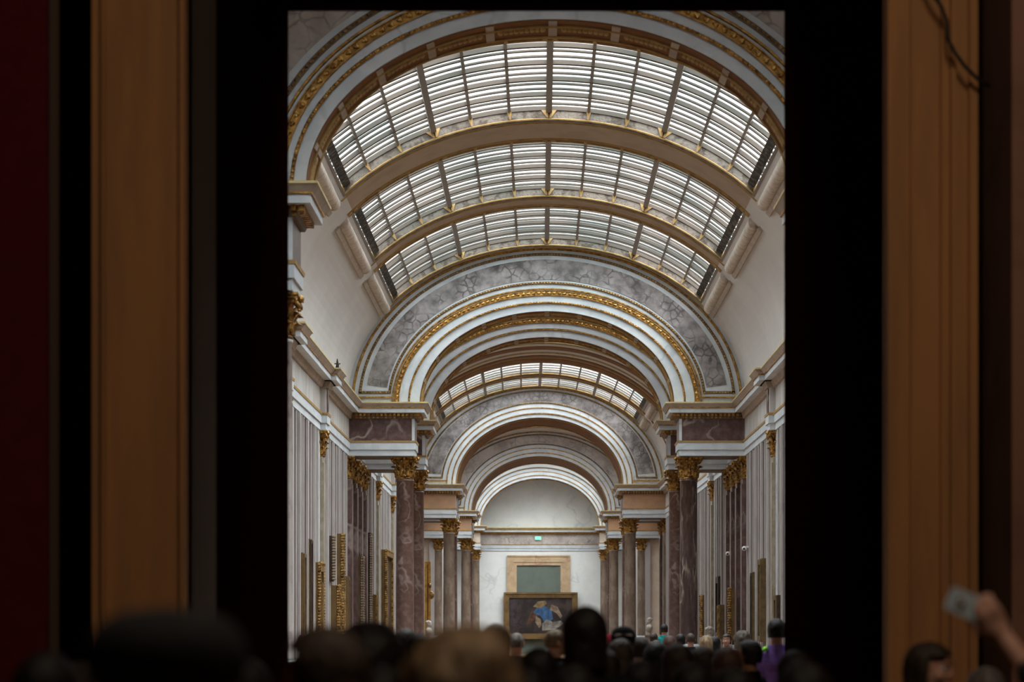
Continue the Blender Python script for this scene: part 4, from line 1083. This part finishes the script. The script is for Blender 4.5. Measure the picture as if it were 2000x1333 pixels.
# person outside the right edge holding up a pale phone, seen from behind
ph_d = 6.0
hp = P(2200, 1215, 5.75, 'short', H_dark, 'person at the right edge in a dark sleeve, arm raised to hold a pale phone', C_char, pose='high')
sc_ = hp.scale[0]
wx = Vector(hp.location) + Vector((-.275 * sc_, .34 * sc_, 1.72 * hp.scale[2])); print('WRIST px', VX + wx.x * F / wx.y, VY - (wx.z - EYE) * F / wx.y)
PH = empty('phone', label='pale blue phone held up at the lower right, before the brown pilaster', cat='phone')
mb = MB(); o_pts = []
Wp, Hp, Tp = .15, .075, .009; 
def rr(w, h, r, y): 
    out = []
    for cx_, cz_, a0 in ((w / 2 - r, h / 2 - r, 0), (-w / 2 + r, h / 2 - r, 90), (-w / 2 + r, -h / 2 + r, 180), (w / 2 - r, -h / 2 + r, 270)):
        for q in range(5): a = math.radians(a0 + q * 22.5); out.append((cx_ + r * math.cos(a), y, cz_ + r * math.sin(a)))
    return out
mb.loft([rr(Wp, Hp, .012, 0), rr(Wp, Hp, .012, Tp)]); mb.build('case', phone_m, PH)
mb = MB(); mb.loft([rr(.035, .035, .008, -.003), rr(.035, .035, .008, .001)]); cm = mb.build('camera_bump', whitepl, PH, loc=(-.035, 0, .0))
mb = MB(); 
for x, z in ((-.007, .007), (.007, -.007)): mb.blob((x, -.004, z), (.006, .003, .006), 8, 6)
mb.build('lens', phone_d, cm)
mb = MB(); mb.loft([rr(Wp - .008, Hp - .008, .008, Tp - .001), rr(Wp - .008, Hp - .008, .008, Tp + .001)]); mb.build('screen', phone_d, PH)
PH.rotation_euler = (0, math.radians(24), 0)
phd = wx.y + .035
PH.location = ((1896 - VX) * phd / F, phd, EYE + (VY - 1186) * phd / F)
hp.children  # the hand closes around the right end of the phone
# a second, beige sleeved person between
P(1925, 1300, 9.4, 'bob', H_grey, 'person with pale hair at the bottom right corner, below the raised phone', C_beige)

# marble busts standing on plinths
def bust_mesh():
    mb = MB(); head_prims(mb, -1.40)
    mb.blob((0, -.01, .0), (.20, .11, .13), 16, 10); mb.blob((0, .0, -.02), (.13, .12, .15), 14, 10)
    mb.blob((0, -.025, .29), (.088, .10, .085), 14, 10)
    for k in range(14):
        t = 2 * PI * k / 14; mb.blob((math.cos(t) * .075, math.sin(t) * .09 - .03, .30 + .02 * math.sin(k * 2.1)), (.028, .028, .03), 8, 6)
    mb.lathe([(.07, -.24), (.055, -.18), (.06, -.10)], 14)
    return remesh(mb, 'bust', .012, 2, .5)
BUST = bust_mesh(); BUST.materials.append(stone_b)
def bust(px, ytop, d, lab, yaw, plinth=True):
    x = (px - VX) * d / F; zt_ = EYE + (VY - ytop) * d / F; zb_ = zt_ - .64 * 1.25
    R = empty('plinth', (x, d, 0), label='stone plinth below the ' + lab.split(' beside')[0], cat='plinth', group='plinths')
    mb = MB(); mb.box(-.24, .24, -.24, .24, 0, .12); mb.box(-.19, .19, -.19, .19, .12, zb_ - .06); mb.build('shaft', stone_p, R)
    mb = MB(); mb.box(-.24, .24, -.24, .24, zb_ - .06, zb_); mb.build('cap', stone_p, R)
    o = bpy.data.objects.new('bust', BUST); COL.objects.link(o); o.scale = (1.25,) * 3; o.location = (x, d, zb_ + .245 * 1.25); o.rotation_euler = (0, 0, math.radians(yaw)); tag(o, lab, 'sculpture')
bust(1268, 1205, 88, 'pale marble bust in profile left of the bright gold frame', 100)
bust(1388, 1222, 61.5, 'stone bust at the foot of the right pilasters, beside the gold frame', -90)
bust(838, 1211, 86, 'grey marble bust between the violet column and the far left columns', -100)


# ------------------------------------------------------------------ light, world, camera
w = bpy.data.worlds.new('overcast_sky'); sc.world = w; w.use_nodes = True
N = w.node_tree.nodes; L = w.node_tree.links; bg = N['Background']
tc = N.new('ShaderNodeTexCoord'); sep = N.new('ShaderNodeSeparateXYZ'); L.new(tc.outputs['Generated'], sep.inputs[0])
mr = N.new('ShaderNodeMapRange'); mr.inputs['From Min'].default_value = -.22; mr.inputs['From Max'].default_value = .14
mr.inputs['To Min'].default_value = .62; mr.inputs['To Max'].default_value = 1.25
L.new(sep.outputs['X'], mr.inputs['Value'])
me = N.new('ShaderNodeMapRange'); me.inputs['From Min'].default_value = .30; me.inputs['From Max'].default_value = .95
me.inputs['To Min'].default_value = 1.25; me.inputs['To Max'].default_value = 18.6
L.new(sep.outputs['Z'], me.inputs['Value'])
ml = N.new('ShaderNodeMath'); ml.operation = 'MULTIPLY'
L.new(mr.outputs[0], ml.inputs[0]); L.new(me.outputs[0], ml.inputs[1]); L.new(ml.outputs[0], bg.inputs['Strength'])
bg.inputs['Color'].default_value = (0.97, 0.975, 1.0, 1)
def area(name, loc, size, power, color, rot=(0, 0, 0)):
    l = bpy.data.lights.new(name, 'AREA'); l.size = size; l.energy = power; l.color = color
    o = bpy.data.objects.new(name, l); COL.objects.link(o); o.location = loc; o.rotation_euler = rot; return o
area('hall_ceiling_lamp', (1.2, 4.0, 9.2), 2.0, 230, (1.0, .80, .60), (math.radians(42), 0, 0))

cam = bpy.data.cameras.new('camera'); co = bpy.data.objects.new('camera', cam); COL.objects.link(co)
co.location = (0, 0, EYE); co.rotation_euler = (PI / 2, 0, 0)
cam.sensor_width = 36; cam.lens = F / 2000 * 36
cam.shift_x = -(VX - 1000) / 2000; cam.shift_y = (VY - 666.5) / 2000
cam.clip_end = 400; cam.clip_start = .1
cam.dof.use_dof = True; cam.dof.focus_distance = 52; cam.dof.aperture_fstop = 1.8
sc.camera = co
sc.view_settings.view_transform = 'Standard'; sc.view_settings.look = 'None'; sc.view_settings.gamma = 1; sc.view_settings.exposure = 0.0
sc.cycles.use_denoising = True
sc.cycles.max_bounces = 10; sc.cycles.diffuse_bounces = 6; sc.cycles.transparent_max_bounces = 12
sc.cycles.sample_clamp_indirect = 6
